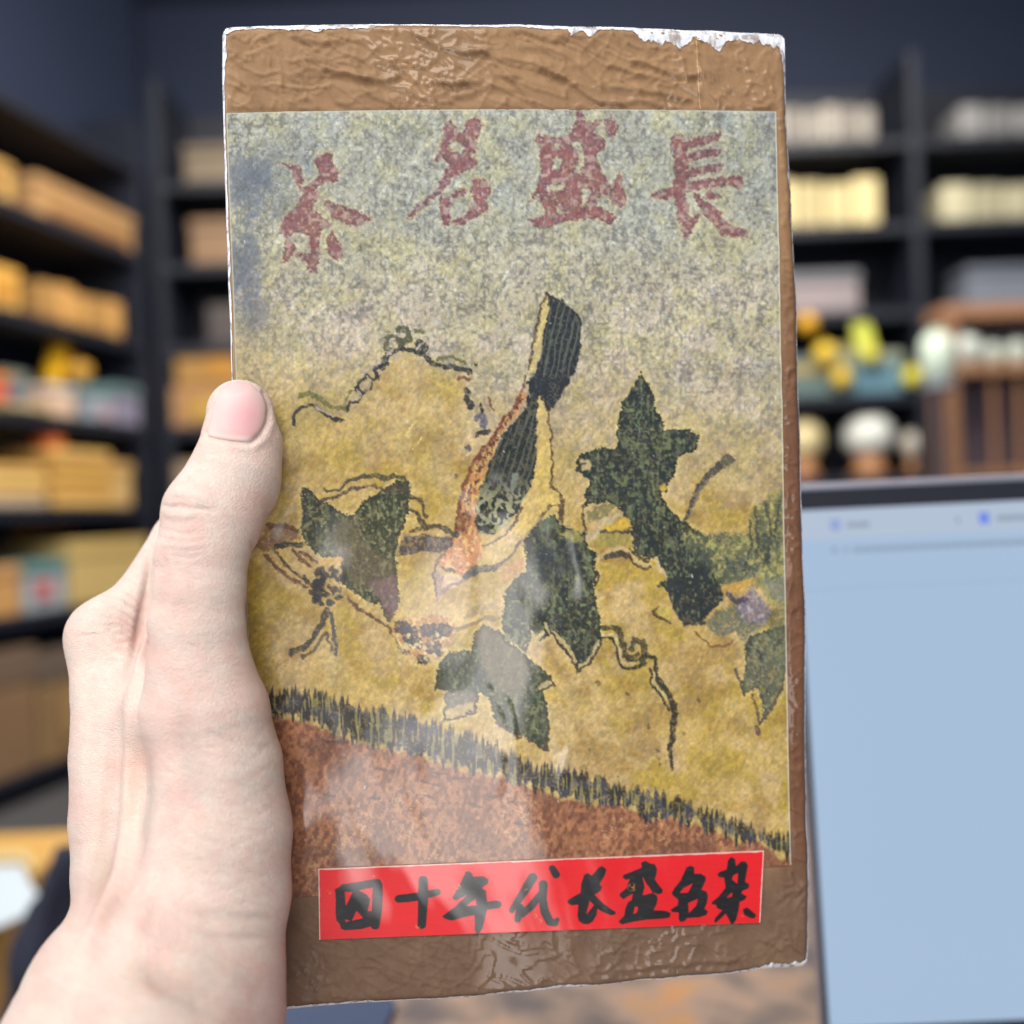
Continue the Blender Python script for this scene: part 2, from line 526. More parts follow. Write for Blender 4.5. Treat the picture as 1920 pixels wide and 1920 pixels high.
def lampshade(px, py, rad, squash, col, label):
    """white pot on a turned wooden foot"""
    Y = YB - 0.2
    p = at(px, py, Y)
    zb = bz(1600, 892)
    r = empty('white_pot', (p[0], Y, zb + 0.0008), label=label, cat='pot', group='pale round pots on wooden feet')
    zc = p[2] - zb
    f0 = max(zc - rad * squash * 0.86, 0.01)
    MB().lathe([(0, 0), (rad * 0.8, 0), (rad * 0.85, 0.008), (rad * 0.5, f0 * 0.5), (rad * 0.62, f0), (0, f0)]).build('wooden_foot', mat((176, 124, 84), 0.5), r, True)
    pr = [(0, f0 + 0.001)] + [(rad * math.cos(a) ** 0.8, zc + rad * squash * math.sin(a)) for a in np.linspace(-1.03, 1.15, 12)] + [(rad * 0.3, zc + rad * squash * 0.95), (0, zc + rad * squash * 0.92)]
    MB().lathe(pr).build('bowl', mat(col, 0.35), r, True)


lampshade(1506, 826, 0.056, 1.05, (226, 210, 160), 'cream pot beside the right edge of the brick')
lampshade(1628, 818, 0.071, 0.88, (226, 230, 226), 'biggest white pot on the shelf above the laptop')
lampshade(1716, 834, 0.042, 1.0, (206, 200, 190), 'small pale pot between the big white pot and the wooden cabinet')
# wooden display cabinet in front of the right shelf
Yc = 2.3
WOOD = material('brown_cabinet_wood', (158, 116, 86), 0.5, var=0.3, scale=14.0)
a, b = at(1768, 572, Yc), at(2080, 1180, Yc)
r = empty('display_cabinet', (a[0], Yc, b[2]), label='open brown wooden display cabinet above the laptop at the right edge', cat='cabinet')
hh = a[2] - b[2]
ww = b[0] - a[0]
for x in (0.0, ww - 0.03):
    MB().box(x, x + 0.03, 0, 0.03, 0, hh - 0.034, 0.003).build('post', WOOD, r)
    MB().box(x, x + 0.03, 0.06, 0.09, 0, hh - 0.034, 0.003).build('post', WOOD, r)
MB().box(-0.004, ww, -0.004, 0.1, hh - 0.033, hh, 0.004).build('top_board', WOOD, r)
for k_, py in enumerate((682, 880, 1060)):
    z = at(1850, py, Yc)[2] - b[2]
    MB().box(0.032, ww - 0.032, 0.004, 0.088, z - 0.022, z, 0.003).build('shelf_board', WOOD, r)
for x in (0.11, 0.17, 0.25):
    z0, z1 = at(1850, 878, Yc)[2] - b[2], at(1850, 700, Yc)[2] - b[2]
    MB().box(x, x + 0.012, 0.02, 0.03, z0, z1 - 0.002, 0.002).build('slat', WOOD, r)
MB().box(0.0, ww, 0.091, 0.098, 0.0, hh - 0.034).build('back_panel', material('dark_cabinet_back', (84, 74, 84), 0.6), r)
zs = at(1850, 682, Yc)[2]
for px, py, rad, lab in ((1806, 648, 0.04, 'round white teapot on the upper cabinet board'), (1905, 648, 0.03, 'small pale cup at the right end of the upper cabinet board'), (1858, 652, 0.028, 'dim grey cup between the teapot and the pale cup')):
    p = at(px, py, Yc + 0.045)
    col = (214, 222, 216) if 'white' in lab else ((196, 206, 196) if 'pale' in lab else (120, 118, 122))
    q = empty('teapot' if 'teapot' in lab else 'cup', (p[0], Yc + 0.045, zs + 0.0008), label=lab, cat='teapot' if 'teapot' in lab else 'cup')
    MB().lathe([(0, 0), (rad * 0.6, 0), (rad * 0.7, 0.006), (rad, rad * 0.9), (rad * 0.9, rad * 1.5), (rad * 0.5, rad * 1.8), (0, rad * 1.85)]).build('body', mat(col, 0.3), q, True)
    MB().lathe([(0, rad * 1.87), (rad * 0.2, rad * 1.88), (rad * 0.22, rad * 2.1), (0, rad * 2.15)]).build('knob', mat(col, 0.3), q, True)
p = at(1757, 668, 2.2)
q = empty('white_jar', (p[0], 2.2, at(1765, 722, 2.2)[2]), label='tall pale green white jar in front of the cabinet corner', cat='jar')
MB().lathe([(0, 0), (0.02, 0), (0.034, 0.02), (0.036, 0.06), (0.034, 0.09), (0.024, 0.108), (0, 0.112)]).build('body', mat((206, 222, 208), 0.3), q, True)
MB().lathe([(0, 0.113), (0.016, 0.113), (0.016, 0.12), (0, 0.122)]).build('lid', mat((196, 212, 200), 0.3), q, True)
pz = at(1765, 722, 2.2)[2]
st = empty('jar_stand', (p[0], 2.2, 0.0), label='slim grey stand carrying the pale jar', cat='stand')
MB().lathe([(0, 0), (0.12, 0), (0.12, 0.012), (0.012, 0.02), (0.01, pz - 0.012), (0.04, pz - 0.008), (0.04, pz - 0.0006), (0, pz - 0.0006)]).build('pole', mat((120, 124, 140), 0.4), st, True)

# wooden chest, paper and jacket low on the left
CH = material('honey_chest_wood', (214, 168, 96), 0.5, var=0.18, scale=10.0)
z = at(60, 1560, 1.25)[2]
xL, xR = at(-120, 1560, 1.25)[0], at(170, 1560, 1.25)[0]
r = empty('wooden_chest', (0, 0, 0), label='honey coloured wooden chest at the left edge beside the wrist', cat='chest')
MB().box(xL, xR, 0.86, 1.25, z - 0.02, z, 0.004).build('top_board', CH, r)
MB().box(xL + 0.01, xR - 0.01, 0.88, 1.23, 0.004, z - 0.022, 0.003).build('body', material('honey_chest_front', (196, 150, 84), 0.5, var=0.2, scale=9.0), r)
MB().box(xL + 0.02, xR - 0.03, 0.872, 0.879, z - 0.2, z - 0.04, 0.003).build('drawer_front', CH, r)
pts = [at(x, y, 0) for x, y in ()]


def sheet_on(poly, z, mat_, name, label, cat, th=0.0012, amp=0.004):
    bm = bmesh.new()
    vs = []
    for px, py in poly:
        d = ray(px, py)
        t = (z - CZ) / d[2]
        vs.append(bm.verts.new((d[0] * t, d[1] * t, z)))
    f = bm.faces.new(vs)
    e = bmesh.ops.extrude_face_region(bm, geom=[f])
    for v in e['geom']:
        if isinstance(v, bmesh.types.BMVert): v.co.z += th
    bmesh.ops.recalc_face_normals(bm, faces=bm.faces)
    me = bpy.data.meshes.new(name)
    bm.to_mesh(me)
    bm.free()
    return link(name, me, mat_, label=label, cat=cat)


sheet_on([(-60, 1628), (40, 1622), (58, 1660), (78, 1690), (60, 1712), (0, 1738), (-60, 1760)], z + 0.002, mat((206, 220, 232), 0.6), 'paper_sheet', 'torn pale blue paper on the wooden chest', 'paper')
sheet_on([(-60, 1602), (52, 1598), (70, 1640), (40, 1612), (-60, 1618)], z + 0.004, mat((222, 204, 150), 0.6), 'paper_strip', 'cream paper strip behind the pale blue paper', 'paper')
# jacket: a draped navy shape
bm = bmesh.new()
bmesh.ops.create_icosphere(bm, subdivisions=4, radius=1)
c0 = at(104, 1705, 0.82)
for v in bm.verts:
    n = 0.12 * math.sin(5 * v.co.x + 3 * v.co.z) + 0.1 * math.sin(7 * v.co.z - 2 * v.co.y) + 0.06 * math.sin(13 * v.co.x + 9 * v.co.y)
    v.co = Vector((c0[0] + v.co.x * 0.02 * (1 + n) + v.co.z * 0.022, 0.8 + v.co.y * 0.03 * (1 + n), c0[2] - 0.02 + v.co.z * 0.075 * (1 + 0.4 * n)))
me = bpy.data.meshes.new('jacket')
bm.to_mesh(me)
bm.free()
link('jacket', me, material('navy_jacket_cloth', (44, 46, 62), 0.95, var=0.3, scale=30), smooth=True, label='dark navy jacket bundled between the chest and the wrist', cat='jacket')

# ------------------------------------------------------------------ stone table and laptop
TZ = 1.0
tm = material('mottled_stone_table', (150, 130, 120), 0.35, var=0.5, scale=22)
nt = tm.node_tree
ramp = nt.nodes.new('ShaderNodeValToRGB')
nz = [n for n in nt.nodes if n.type == 'TEX_NOISE'][0]
nz.inputs['Detail'].default_value = 3
for i, (p_, c_) in enumerate(((0.36, (120, 110, 112)), (0.47, (158, 138, 126)), (0.55, (186, 158, 142)), (0.66, (214, 160, 112)))):
    e = ramp.color_ramp.elements[i] if i < 2 else ramp.color_ramp.elements.new(p_)
    e.position = p_
    e.color = (*lin(c_), 1)
nt.links.new(nz.outputs['Fac'], ramp.inputs['Fac'])
nt.links.new(ramp.outputs['Color'], nt.nodes['Principled BSDF'].inputs['Base Color'])
r = empty('table', (0, 0, 0), label='mottled brown and grey stone table under the brick and the laptop', cat='table')
MB().box(-0.085, 1.2, 0.2, 0.95, TZ - 0.03, TZ, 0.004).build('table_top', tm, r)
for x, y in ((-0.05, 0.25), (1.15, 0.25), (-0.05, 0.9), (1.15, 0.9)):
    MB().box(x - 0.025, x + 0.025, y - 0.025, y + 0.025, 0.0005, TZ - 0.031, 0.004).build('leg', mat((96, 76, 60), 0.5), r)
sheet_on([(470, 1886), (735, 1874), (742, 1898), (700, 1990), (470, 1990)], TZ + 0.0006, mat((66, 80, 112), 0.8), 'blue_cloth', 'folded slate blue cloth on the table under the lower left brick corner', 'cloth', th=0.004)

# laptop: lid frame in its own axes
Pt, Pb = at(1509, 907, 0.43), at(1540, 1925, 0.415)
tr = at(1920, 888, 0.43) - Pt
ux = tr.normalized()
uz = (Pt - Pb)
uz = (uz - ux * uz.dot(ux)).normalized()
uy = uz.cross(ux)
LH, LW = (Pt - Pb).length + 0.012, 0.36
ML_ = Matrix(((ux.x, uy.x, uz.x, Pb.x), (ux.y, uy.y, uz.y, Pb.y), (ux.z, uy.z, uz.z, Pb.z), (0, 0, 0, 1))) @ Matrix.Translation((0, 0, -0.012))
r = empty('laptop', label='open laptop with a dark bezel and a pale blue browser page', cat='laptop')
r.matrix_world = ML_
BEZ = material('black_laptop_bezel', (38, 40, 50), 0.35, var=0.05)
ALU = material('silver_laptop_shell', (176, 176, 190), 0.35, var=0.05, metal=0.6)
SCR = material('laptop_screen', (30, 34, 40), 0.2, var=0.0, emit=(168, 191, 218), estr=0.96)
bar = 0.0068
MB().box(0, LW, 0.0, 0.006, 0.0, LH, 0.002).build('lid_shell', ALU, r)
MB().box(0.0008, LW - 0.0008, -0.0012, -0.0002, 0.001, LH - 0.0028, 0.0003).build('bezel', BEZ, r)
screen = MB().box(bar * 0.42, LW - 0.006, -0.0019, -0.0014, 0.012, LH - 0.0115).build('screen', SCR, r)


def ui(x, z, w, h, col, e=0.9, name='icon'):
    MB().box(x, x + w, -0.0023, -0.0020, LH - z - h, LH - z).build(name, mat((20, 20, 20), 0.5, emit=tuple(col), estr=e), screen)


ui(bar * 0.42, 0.0115, LW - 0.006 - bar * 0.42, 0.0125, (182, 198, 218), name='tab_strip')
for x, c_ in ((0.0165, (150, 168, 220)), (0.0785, (110, 142, 236)), (0.13, (120, 150, 230))):
    MB().box(x, x + 0.0042, -0.0027, -0.0024, LH - 0.0205, LH - 0.0158).build('tab_icon', mat((20, 20, 20), 0.5, emit=c_, estr=0.9), screen)
for x, w in ((0.0235, 0.011), (0.069, 0.002), (0.086, 0.02)):
    for k_ in range(int(w / 0.0016)):
        MB().box(x + k_ * 0.0016, x + k_ * 0.0016 + 0.0011, -0.0027, -0.0024, LH - 0.0196, LH - 0.0173).build('tab_text', mat((20, 20, 20), 0.5, emit=(140, 152, 172), estr=0.9), screen)
for k_ in range(46):
    MB().box(0.0255 + k_ * 0.0016, 0.0255 + k_ * 0.0016 + 0.0011, -0.0023, -0.0020, LH - 0.0298 - 0.0004 * (k_ % 3 == 0), LH - 0.0276).build('address_text', mat((20, 20, 20), 0.5, emit=(140, 158, 178), estr=0.9), screen)
ui(0.0165, 0.0275, 0.0022, 0.0022, (146, 162, 184))
ui(0.0215, 0.0275, 0.0016, 0.0022, (146, 162, 184))
ui(bar * 0.42, 0.044, LW - 0.006 - bar * 0.42, 0.0006, (158, 184, 212), name='page_divider')
bs = empty('t')
bpy.data.objects.remove(bs)
# keyboard half, lying on the table below the frame
kb = MB().box(0, LW, -0.23, 0.0, -0.012, 0.0, 0.003)
kb.xform(ML_.inverted() @ Matrix.Translation((Pb.x, Pb.y, TZ + 0.013)))
kb.build('keyboard_base', ALU, r)
# ------------------------------------------------------------------ tea brick: frame
BW, BH, BT = 0.15, 0.25738, 0.026
BR = np.array([[0.993871, 0.03378964, -0.10525536], [-0.03658071, 0.99902541, -0.02469987], [0.10431818, 0.0283988, 0.99413843]])
BC = np.array([0.00404136, 0.00095946, 0.27505868])
EX, EY, EN = BR[:, 0], BR[:, 1], BR[:, 2]


def px2uv(L):
    """photograph pixel -> millimetres on the brick front (u right, v down, from its middle)"""
    L = np.asarray(L, float)
    d = np.stack([(L[..., 0] - 960) / F, (L[..., 1] - 960) / F, np.ones(L.shape[:-1])], -1)
    t = (EN @ BC) / (d @ EN)
    p = d * t[..., None] - BC
    return np.stack([p @ EX, p @ EY], -1)


def uv2px(u, v):
    p = BC + u[..., None] * EX + v[..., None] * EY
    return p[..., 0] / p[..., 2] * F + 960, p[..., 1] / p[..., 2] * F + 960


Mw = np.array([[CA, -SA, 0], [0, 0, 1], [-SA, -CA, 0]])      # camera frame -> world axes
bx, bn, bzv = Mw @ EX, Mw @ EN, -(Mw @ EY)
base = c2w(BC) - bzv * BH / 2
brick = empty('tea_brick', label='flat tea brick in brown paper with an old bird print under clear film, held upright', cat='tea brick')
brick.matrix_world = Matrix(((bx[0], bn[0], bzv[0], base[0]), (bx[1], bn[1], bzv[1], base[1]), (bx[2], bn[2], bzv[2], base[2]), (0, 0, 0, 1)))


def loc(u, v, w):
    """front coordinates -> brick local (w towards the camera)"""
    return np.stack([u, -w, BH / 2 - v], -1)


def outline(s, t, grow=0.0):
    """unit square -> bulging, slightly wavy front outline"""
    bt, bs = 4 * t * (1 - t), 4 * s * (1 - s)
    jl = 0.0006 * (fbm(t * 14, t * 0 + 2, 31, 3) - 0.5)
    jr = 0.0012 * (fbm(t * 11, t * 0 + 5, 33, 3) - 0.5)
    jt = 0.0007 * (fbm(s * 10, s * 0 + 3, 35, 3) - 0.5)
    jb = 0.0012 * (fbm(s * 12, s * 0 + 7, 37, 3) - 0.5)
    xl = -BW / 2 - 0.0011 * bt + jl - grow
    xr_ = BW / 2 + 0.0019 * bt + jr + grow
    yt = -BH / 2 - 0.0017 * bs + jt - grow
    yb_ = BH / 2 + 0.0010 * bs + jb + grow
    return xl + (xr_ - xl) * s, yt + (yb_ - yt) * t


# ------------------------------------------------------------------ wrinkles of the brown paper
RIDGES = [(ZT, L) for L in (
    [(490, 110), (560, 180), (680, 210), (800, 190)], [(350, 180), (400, 260), (440, 400), (440, 520), (490, 640)], [(80, 230), (140, 330), (170, 480)],
    [(1090, 110), (1150, 220), (1260, 330), (1400, 400), (1600, 450)], [(720, 380), (860, 400), (980, 440), (1100, 450), (1190, 420)],
    [(700, 400), (740, 500), (790, 580), (850, 600)], [(1120, 490), (1250, 500), (1330, 560), (1400, 610)], [(1150, 330), (1300, 450), (1380, 560)],
    [(1330, 170), (1450, 230), (1600, 270), (1760, 260)], [(1760, 270), (1830, 360), (1920, 420)], [(1550, 560), (1650, 530), (1780, 480), (1920, 510)],
    [(1420, 460), (1550, 480), (1700, 460)])] + [(ZU, L) for L in (
    [(0, 310), (150, 330), (300, 380), (400, 430)], [(150, 230), (330, 250), (450, 310), (560, 410), (640, 500)], [(250, 370), (400, 430), (520, 520), (640, 600)],
    [(580, 220), (620, 330), (690, 430)], [(700, 350), (850, 400), (1000, 440), (1150, 480), (1260, 530)], [(850, 330), (1000, 370), (1120, 420), (1250, 420)],
    [(700, 490), (850, 510), (1050, 540), (1200, 570)], [(100, 110), (250, 170), (400, 170)], [(640, 590), (760, 600), (880, 570), (1000, 610)],
    [(0, 400), (120, 500), (200, 600)], [(1290, 420), (1340, 520), (1400, 590)], [(1480, 500), (1540, 580), (1650, 640)], [(1560, 330), (1600, 450), (1570, 540)])]
RIDGES += [(ZH, L) for L in ([(1560, 1320), (1680, 1370), (1740, 1440)], [(1740, 1280), (1800, 1380), (1880, 1440)], [(600, 1540), (750, 1530), (900, 1500)],
                             [(1800, 850), (1850, 930), (1890, 970)], [(1000, 1500), (1200, 1480), (1400, 1470)], [(1700, 1050), (1780, 1000), (1870, 980)], [(1780, 20), (1810, 160), (1840, 300)])]
RIDGES += [(zm(0, 0, 1), L) for L in ([(1480, 300), (1472, 360), (1490, 395)], [(1468, 420), (1480, 500), (1476, 580)], [(1475, 700), (1496, 690)], [(1480, 790), (1488, 860), (1482, 930)], [(1484, 1000), (1496, 1060), (1492, 1140)], [(1490, 1300), (1500, 1380)])]


def paper_height(u, v):
    px, py = uv2px(u, v)
    um, vm = u * 1000, v * 1000
    h = np.zeros(u.shape, np.float32)
    for k, (z, L) in enumerate(RIDGES):
        Pm = px2uv(z(L)) * 1000
        lo, hi = Pm.min(0) - 7, Pm.max(0) + 7
        m = (um > lo[0]) & (um < hi[0]) & (vm > lo[1]) & (vm < hi[1])
        if not m.any(): continue
        wob = 0.8 * (fbm(um[m] * 0.35, vm[m] * 0.35, 51, 2) - 0.5)
        d = line_sd(um[m] + wob, vm[m] + wob, Pm, 0)
        a = (0.62 + 0.3 * ((k * 37) % 10) / 10) if z is ZT or z is ZU else 0.4
        w = (1.25 + 0.7 * ((k * 53) % 10) / 10) if z is ZT or z is ZU else 0.9
        d2 = line_sd(um[m] + wob, vm[m] + wob - 1.7, Pm, 0)
        h[m] += 0.8 * a * np.exp(-(np.abs(d) / (0.62 * w)) ** 1.2) - 0.5 * a * np.exp(-(d2 / w) ** 2)
    # crumple everywhere, finer at the right hand corner
    wx = 5 * (fbm(um * 0.06, vm * 0.06, 61, 3) - 0.5)
    wy = 5 * (fbm(um * 0.06, vm * 0.06, 71, 3) - 0.5)
    n1 = 1 - np.abs(2 * fbm((um * 0.6 + vm * 0.5) * 0.05 + wx * 0.35, (vm * 0.9 - um * 0.3) * 0.12 + wy * 0.35, 81, 2) - 1)
    n2 = 1 - np.abs(2 * fbm(um * 0.3 + wx, vm * 0.18 + wy, 91, 2) - 1)
    top = sstep(225, 205, py)
    cor = np.clip(sstep(1300, 1312, px) * sstep(330, 180, py) + sstep(1450, 1475, px), 0, 1)
    # thin sharp creases: zero lines of warped, stretched noise
    c1 = fbm((um * 0.92 + vm * 0.4) * 0.10 + 0.5 * wx, (vm * 0.92 - um * 0.4) * 0.36 + 0.5 * wy, 83, 2)
    c2 = fbm((um * 0.8 - vm * 0.5) * 0.2 + 0.6 * wy, (vm * 0.8 + um * 0.5) * 0.3 + 0.6 * wx, 87, 2)
    c3 = fbm(um * 0.34 + 0.8 * wx, vm * 0.3 + 0.8 * wy, 89, 2)
    k1 = np.exp(-np.abs(c1 - 0.5) / 0.026)
    k2 = np.exp(-np.abs(c2 - 0.48) / 0.03)
    k3 = np.exp(-np.abs(c3 - 0.5) / 0.05)
    h += (0.30 * n1 + 0.52 * k1 + 0.26 * k2) * top * (1 - 0.8 * cor) + (0.25 * n2 + 0.42 * k3) * cor + 0.16 * n1 + 0.10 * k2 + (0.26 * k1 + 0.2 * k2) * sstep(1690, 1740, py)
    return (h * 0.001).astype(np.float32), top, cor, px, py


def paper_under(px, py):
    """how far a point lies inside the print sheet (there the brown paper is pressed flat)"""
    q = np.array([(425, 210), (1455, 209), (1482, 1621), (492, 1686)])
    return sstep(-9.0, 2.0, -poly_sd(px, py, q))


# wrapper shell: front grid, rounded rim, sides and back
nx, ny = 330, 560
e = np.concatenate([[0, 0.0016, 0.0034, 0.0056, 0.0082, 0.0115], np.linspace(0.0155, 1 - 0.0155, nx - 12), 1 - np.array([0.0115, 0.0082, 0.0056, 0.0034, 0.0016, 0])])
g = np.concatenate([[0, 0.001, 0.002, 0.0033, 0.0048, 0.0067], np.linspace(0.009, 1 - 0.009, ny - 12), 1 - np.array([0.0067, 0.0048, 0.0033, 0.002, 0.001, 0])])
S, T = np.meshgrid(e, g)


def round_corner(S, T, r=0.0022):
    """pull the grid's corners in so the front has rounded corners"""
    X, Y = S * BW, T * BH
    dx = np.maximum(r - np.minimum(X, BW - X), 0)
    dy = np.maximum(r - np.minimum(Y, BH - Y), 0)
    k = np.where((dx > 0) & (dy > 0), np.maximum(dx, dy) / np.maximum(np.hypot(dx, dy), 1e-9), 1.0)
    nx_, ny_ = dx * k, dy * k
    X2 = np.where(dx > 0, np.where(X < BW / 2, r - nx_, BW - r + nx_), X)
    Y2 = np.where(dy > 0, np.where(Y < BH / 2, r - ny_, BH - r + ny_), Y)
    return X2 / BW, Y2 / BH


S2, T2 = round_corner(S, T)
U, V = outline(S2, T2)
h, top, cor, PX, PY = paper_height(U, V)
und = paper_under(PX, PY)
h = h * (1 - 0.93 * und)
edge = np.minimum(np.minimum(S * BW, (1 - S) * BW), np.minimum(T * BH, (1 - T) * BH))
RR = 0.0016
rim = RR - np.sqrt(np.maximum(RR ** 2 - np.maximum(RR - edge, 0) ** 2, 0))
Wd = h * sstep(0.0, 0.002, edge) - rim
P = loc(U, V, Wd)
# rings going back
per = np.concatenate([np.arange(nx), np.arange(1, ny) * nx + nx - 1, (ny - 1) * nx + np.arange(nx - 2, -1, -1), np.arange(ny - 2, 0, -1) * nx])
Pf = P.reshape(-1, 3)
ring0 = Pf[per]
verts, quads = [Pf], [grid_quads(ny, nx)]
prev = per
n0 = len(Pf)
for k, yb in enumerate(np.linspace(0.004, BT, 7)):
    rg = ring0.copy()
    rg[:, 1] = yb
    wv = 0.0006 * (fbm(np.arange(len(per)) * 0.06, np.full(len(per), k * 1.7), 41, 3) - 0.5)
    rg[:, 0] += wv * np.sign(rg[:, 0])
    if k == 6:
        rg[:, 0] *= 0.985
        rg[:, 2] = BH / 2 + (rg[:, 2] - BH / 2) * 0.99
    cur = n0 + np.arange(len(per))
    verts.append(rg)
    quads.append(np.stack([prev, cur, np.roll(cur, -1), np.roll(prev, -1)], 1))
    prev = cur
    n0 += len(per)
verts.append(np.array([[0, BT, BH / 2]]))
cv = n0
Vb = np.concatenate(verts)
Qb = np.concatenate(quads)
# paper colour: warm brown, redder and darker where the film has soaked it (right strip), duller towards the foot, where light falloff is painted in
n = fbm(U * 180, V * 180, 101, 4)
n3 = fbm(U * 900, V * 260, 105, 3)
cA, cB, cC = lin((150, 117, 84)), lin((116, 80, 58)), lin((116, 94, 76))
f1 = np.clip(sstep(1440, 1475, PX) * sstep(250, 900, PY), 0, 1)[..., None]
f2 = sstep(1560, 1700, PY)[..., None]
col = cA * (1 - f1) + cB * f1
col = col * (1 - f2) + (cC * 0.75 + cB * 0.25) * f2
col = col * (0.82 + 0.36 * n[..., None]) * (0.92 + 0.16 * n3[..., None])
fib = np.random.default_rng(3).random(col.shape[:2])[..., None]
col = col * (0.95 + 0.1 * fib)
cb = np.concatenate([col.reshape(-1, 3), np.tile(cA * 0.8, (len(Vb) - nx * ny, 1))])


def film_mat(name, rough, coat_r=0.075, bump_s=0.14, base_noise=0.0, coat=1.0, spec=0.25):
    """printed or plain paper seen through the clinging clear film (a clear coat with its own slack)"""
    m = bpy.data.materials.new(name)
    m.use_nodes = True
    nt = m.node_tree
    b = nt.nodes['Principled BSDF']
    at_ = nt.nodes.new('ShaderNodeVertexColor')
    at_.layer_name = 'Col'
    nt.links.new(at_.outputs['Color'], b.inputs['Base Color'])
    b.inputs['Roughness'].default_value = rough
    b.inputs['Specular IOR Level'].default_value = spec
    b.inputs['Coat Weight'].default_value = coat
    b.inputs['Coat Roughness'].default_value = coat_r
    b.inputs['Coat IOR'].default_value = 1.5
    tc = nt.nodes.new('ShaderNodeTexCoord')
    mp = nt.nodes.new('ShaderNodeMapping')
    mp.inputs['Scale'].default_value = (1, 1, 0.55)
    nt.links.new(tc.outputs['Object'], mp.inputs['Vector'])
    n1 = nt.nodes.new('ShaderNodeTexNoise')
    n1.inputs['Scale'].default_value = 42
    n1.inputs['Detail'].default_value = 2.0
    n1.inputs['Roughness'].default_value = 0.4
    n1.inputs['Distortion'].default_value = 0.8
    nt.links.new(mp.outputs['Vector'], n1.inputs['Vector'])
    bp = nt.nodes.new('ShaderNodeBump')
    bp.inputs['Strength'].default_value = bump_s
    bp.inputs['Distance'].default_value = 0.004
    nt.links.new(n1.outputs['Fac'], bp.inputs['Height'])
    nt.links.new(bp.outputs['Normal'], b.inputs['Coat Normal'])
    n4 = nt.nodes.new('ShaderNodeTexNoise')                    # the film clings in some places and is slack in others
    n4.inputs['Scale'].default_value = 26
    n4.inputs['Detail'].default_value = 3
    n4.inputs['Distortion'].default_value = 1.2
    nt.links.new(mp.outputs['Vector'], n4.inputs['Vector'])
    mr = nt.nodes.new('ShaderNodeMapRange')
    mr.inputs['From Min'].default_value = 0.40
    mr.inputs['From Max'].default_value = 0.60
    mr.inputs['To Min'].default_value = coat_r * 0.5
    mr.inputs['To Max'].default_value = coat_r * 2.4
    nt.links.new(n4.outputs['Fac'], mr.inputs['Value'])
    nt.links.new(mr.outputs['Result'], b.inputs['Coat Roughness'])
    mw = nt.nodes.new('ShaderNodeMapRange')
    mw.inputs['From Min'].default_value = 0.44
    mw.inputs['From Max'].default_value = 0.54
    mw.inputs['To Min'].default_value = coat
    mw.inputs['To Max'].default_value = coat * 0.12
    nt.links.new(n4.outputs['Fac'], mw.inputs['Value'])
    nt.links.new(mw.outputs['Result'], b.inputs['Coat Weight'])
    n2 = nt.nodes.new('ShaderNodeTexNoise')
    n2.inputs['Scale'].default_value = 2600
    n2.inputs['Detail'].default_value = 3
    nt.links.new(tc.outputs['Object'], n2.inputs['Vector'])
    b2 = nt.nodes.new('ShaderNodeBump')
    b2.inputs['Strength'].default_value = base_noise
    b2.inputs['Distance'].default_value = 0.0003
    nt.links.new(n2.outputs['Fac'], b2.inputs['Height'])
    nt.links.new(b2.outputs['Normal'], b.inputs['Normal'])
    return m


WR = film_mat('brown_wrapper_paper', 0.7, coat_r=0.14, base_noise=0.25, coat=0.5)
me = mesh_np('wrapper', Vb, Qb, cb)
bm = bmesh.new()
bm.from_mesh(me)
bm.verts.ensure_lookup_table()
bm.faces.new([bm.verts[i] for i in prev])
bmesh.ops.recalc_face_normals(bm, faces=bm.faces)
bm.to_mesh(me)
bm.free()
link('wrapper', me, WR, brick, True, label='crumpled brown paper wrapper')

# flap edge of the wrapper at the upper right: a thin overlapping strip
fl = px2uv([(1303, 72), (1306, 130), (1308, 170), (1311, 206)])
vv, qq = [], []
for k, (u_, v_) in enumerate(np.array([(np.interp(t, [0, .33, .66, 1], fl[:, 0]), np.interp(t, [0, .33, .66, 1], fl[:, 1])) for t in np.linspace(0, 1, 40)])):
    uu, v1 = np.array([u_, u_ + 0.0004]), np.array([v_, v_])
    hh_ = paper_height(uu, v1)[0]
    vv += [loc(uu[0], v1[0], hh_[0] + 0.0001), loc(uu[0], v1[0], hh_[0] + 0.00022), loc(uu[1], v1[1], hh_[1] + 0.00005)]
    if k: qq += [(3 * k - 3, 3 * k, 3 * k + 1, 3 * k - 2), (3 * k - 2, 3 * k + 1, 3 * k + 2, 3 * k - 1)]
me = mesh_np('paper_flap_edge', np.array(vv), np.array(qq), np.tile(lin((184, 146, 106)), (len(vv), 1)))
link('paper_flap_edge', me, WR, brick, True)
# ------------------------------------------------------------------ the old bird print
PQ = px2uv([(424, 212), (1455, 209), (1482, 1621), (490, 1686)])
nxp, nyp = 580, 800
s, t = np.meshgrid(np.linspace(0, 1, nxp), np.linspace(0, 1, nyp))
q = (PQ[0] * ((1 - s) * (1 - t))[..., None] + PQ[1] * (s * (1 - t))[..., None] + PQ[2] * (s * t)[..., None] + PQ[3] * ((1 - s) * t)[..., None])
U, V = q[..., 0], q[..., 1]
V = V - 0.0008 * 4 * s * (1 - s) * (1 - t)
U = U - 0.0006 * 4 * t * (1 - t) * (1 - s) - 0.0009 * 4 * t * (1 - t) * 0 + 0.0004 * (fbm(t * 9, t * 0, 207, 3) - 0.5)
X, Y = uv2px(U, V)
X = X.astype(np.float32)
Y = Y.astype(np.float32)
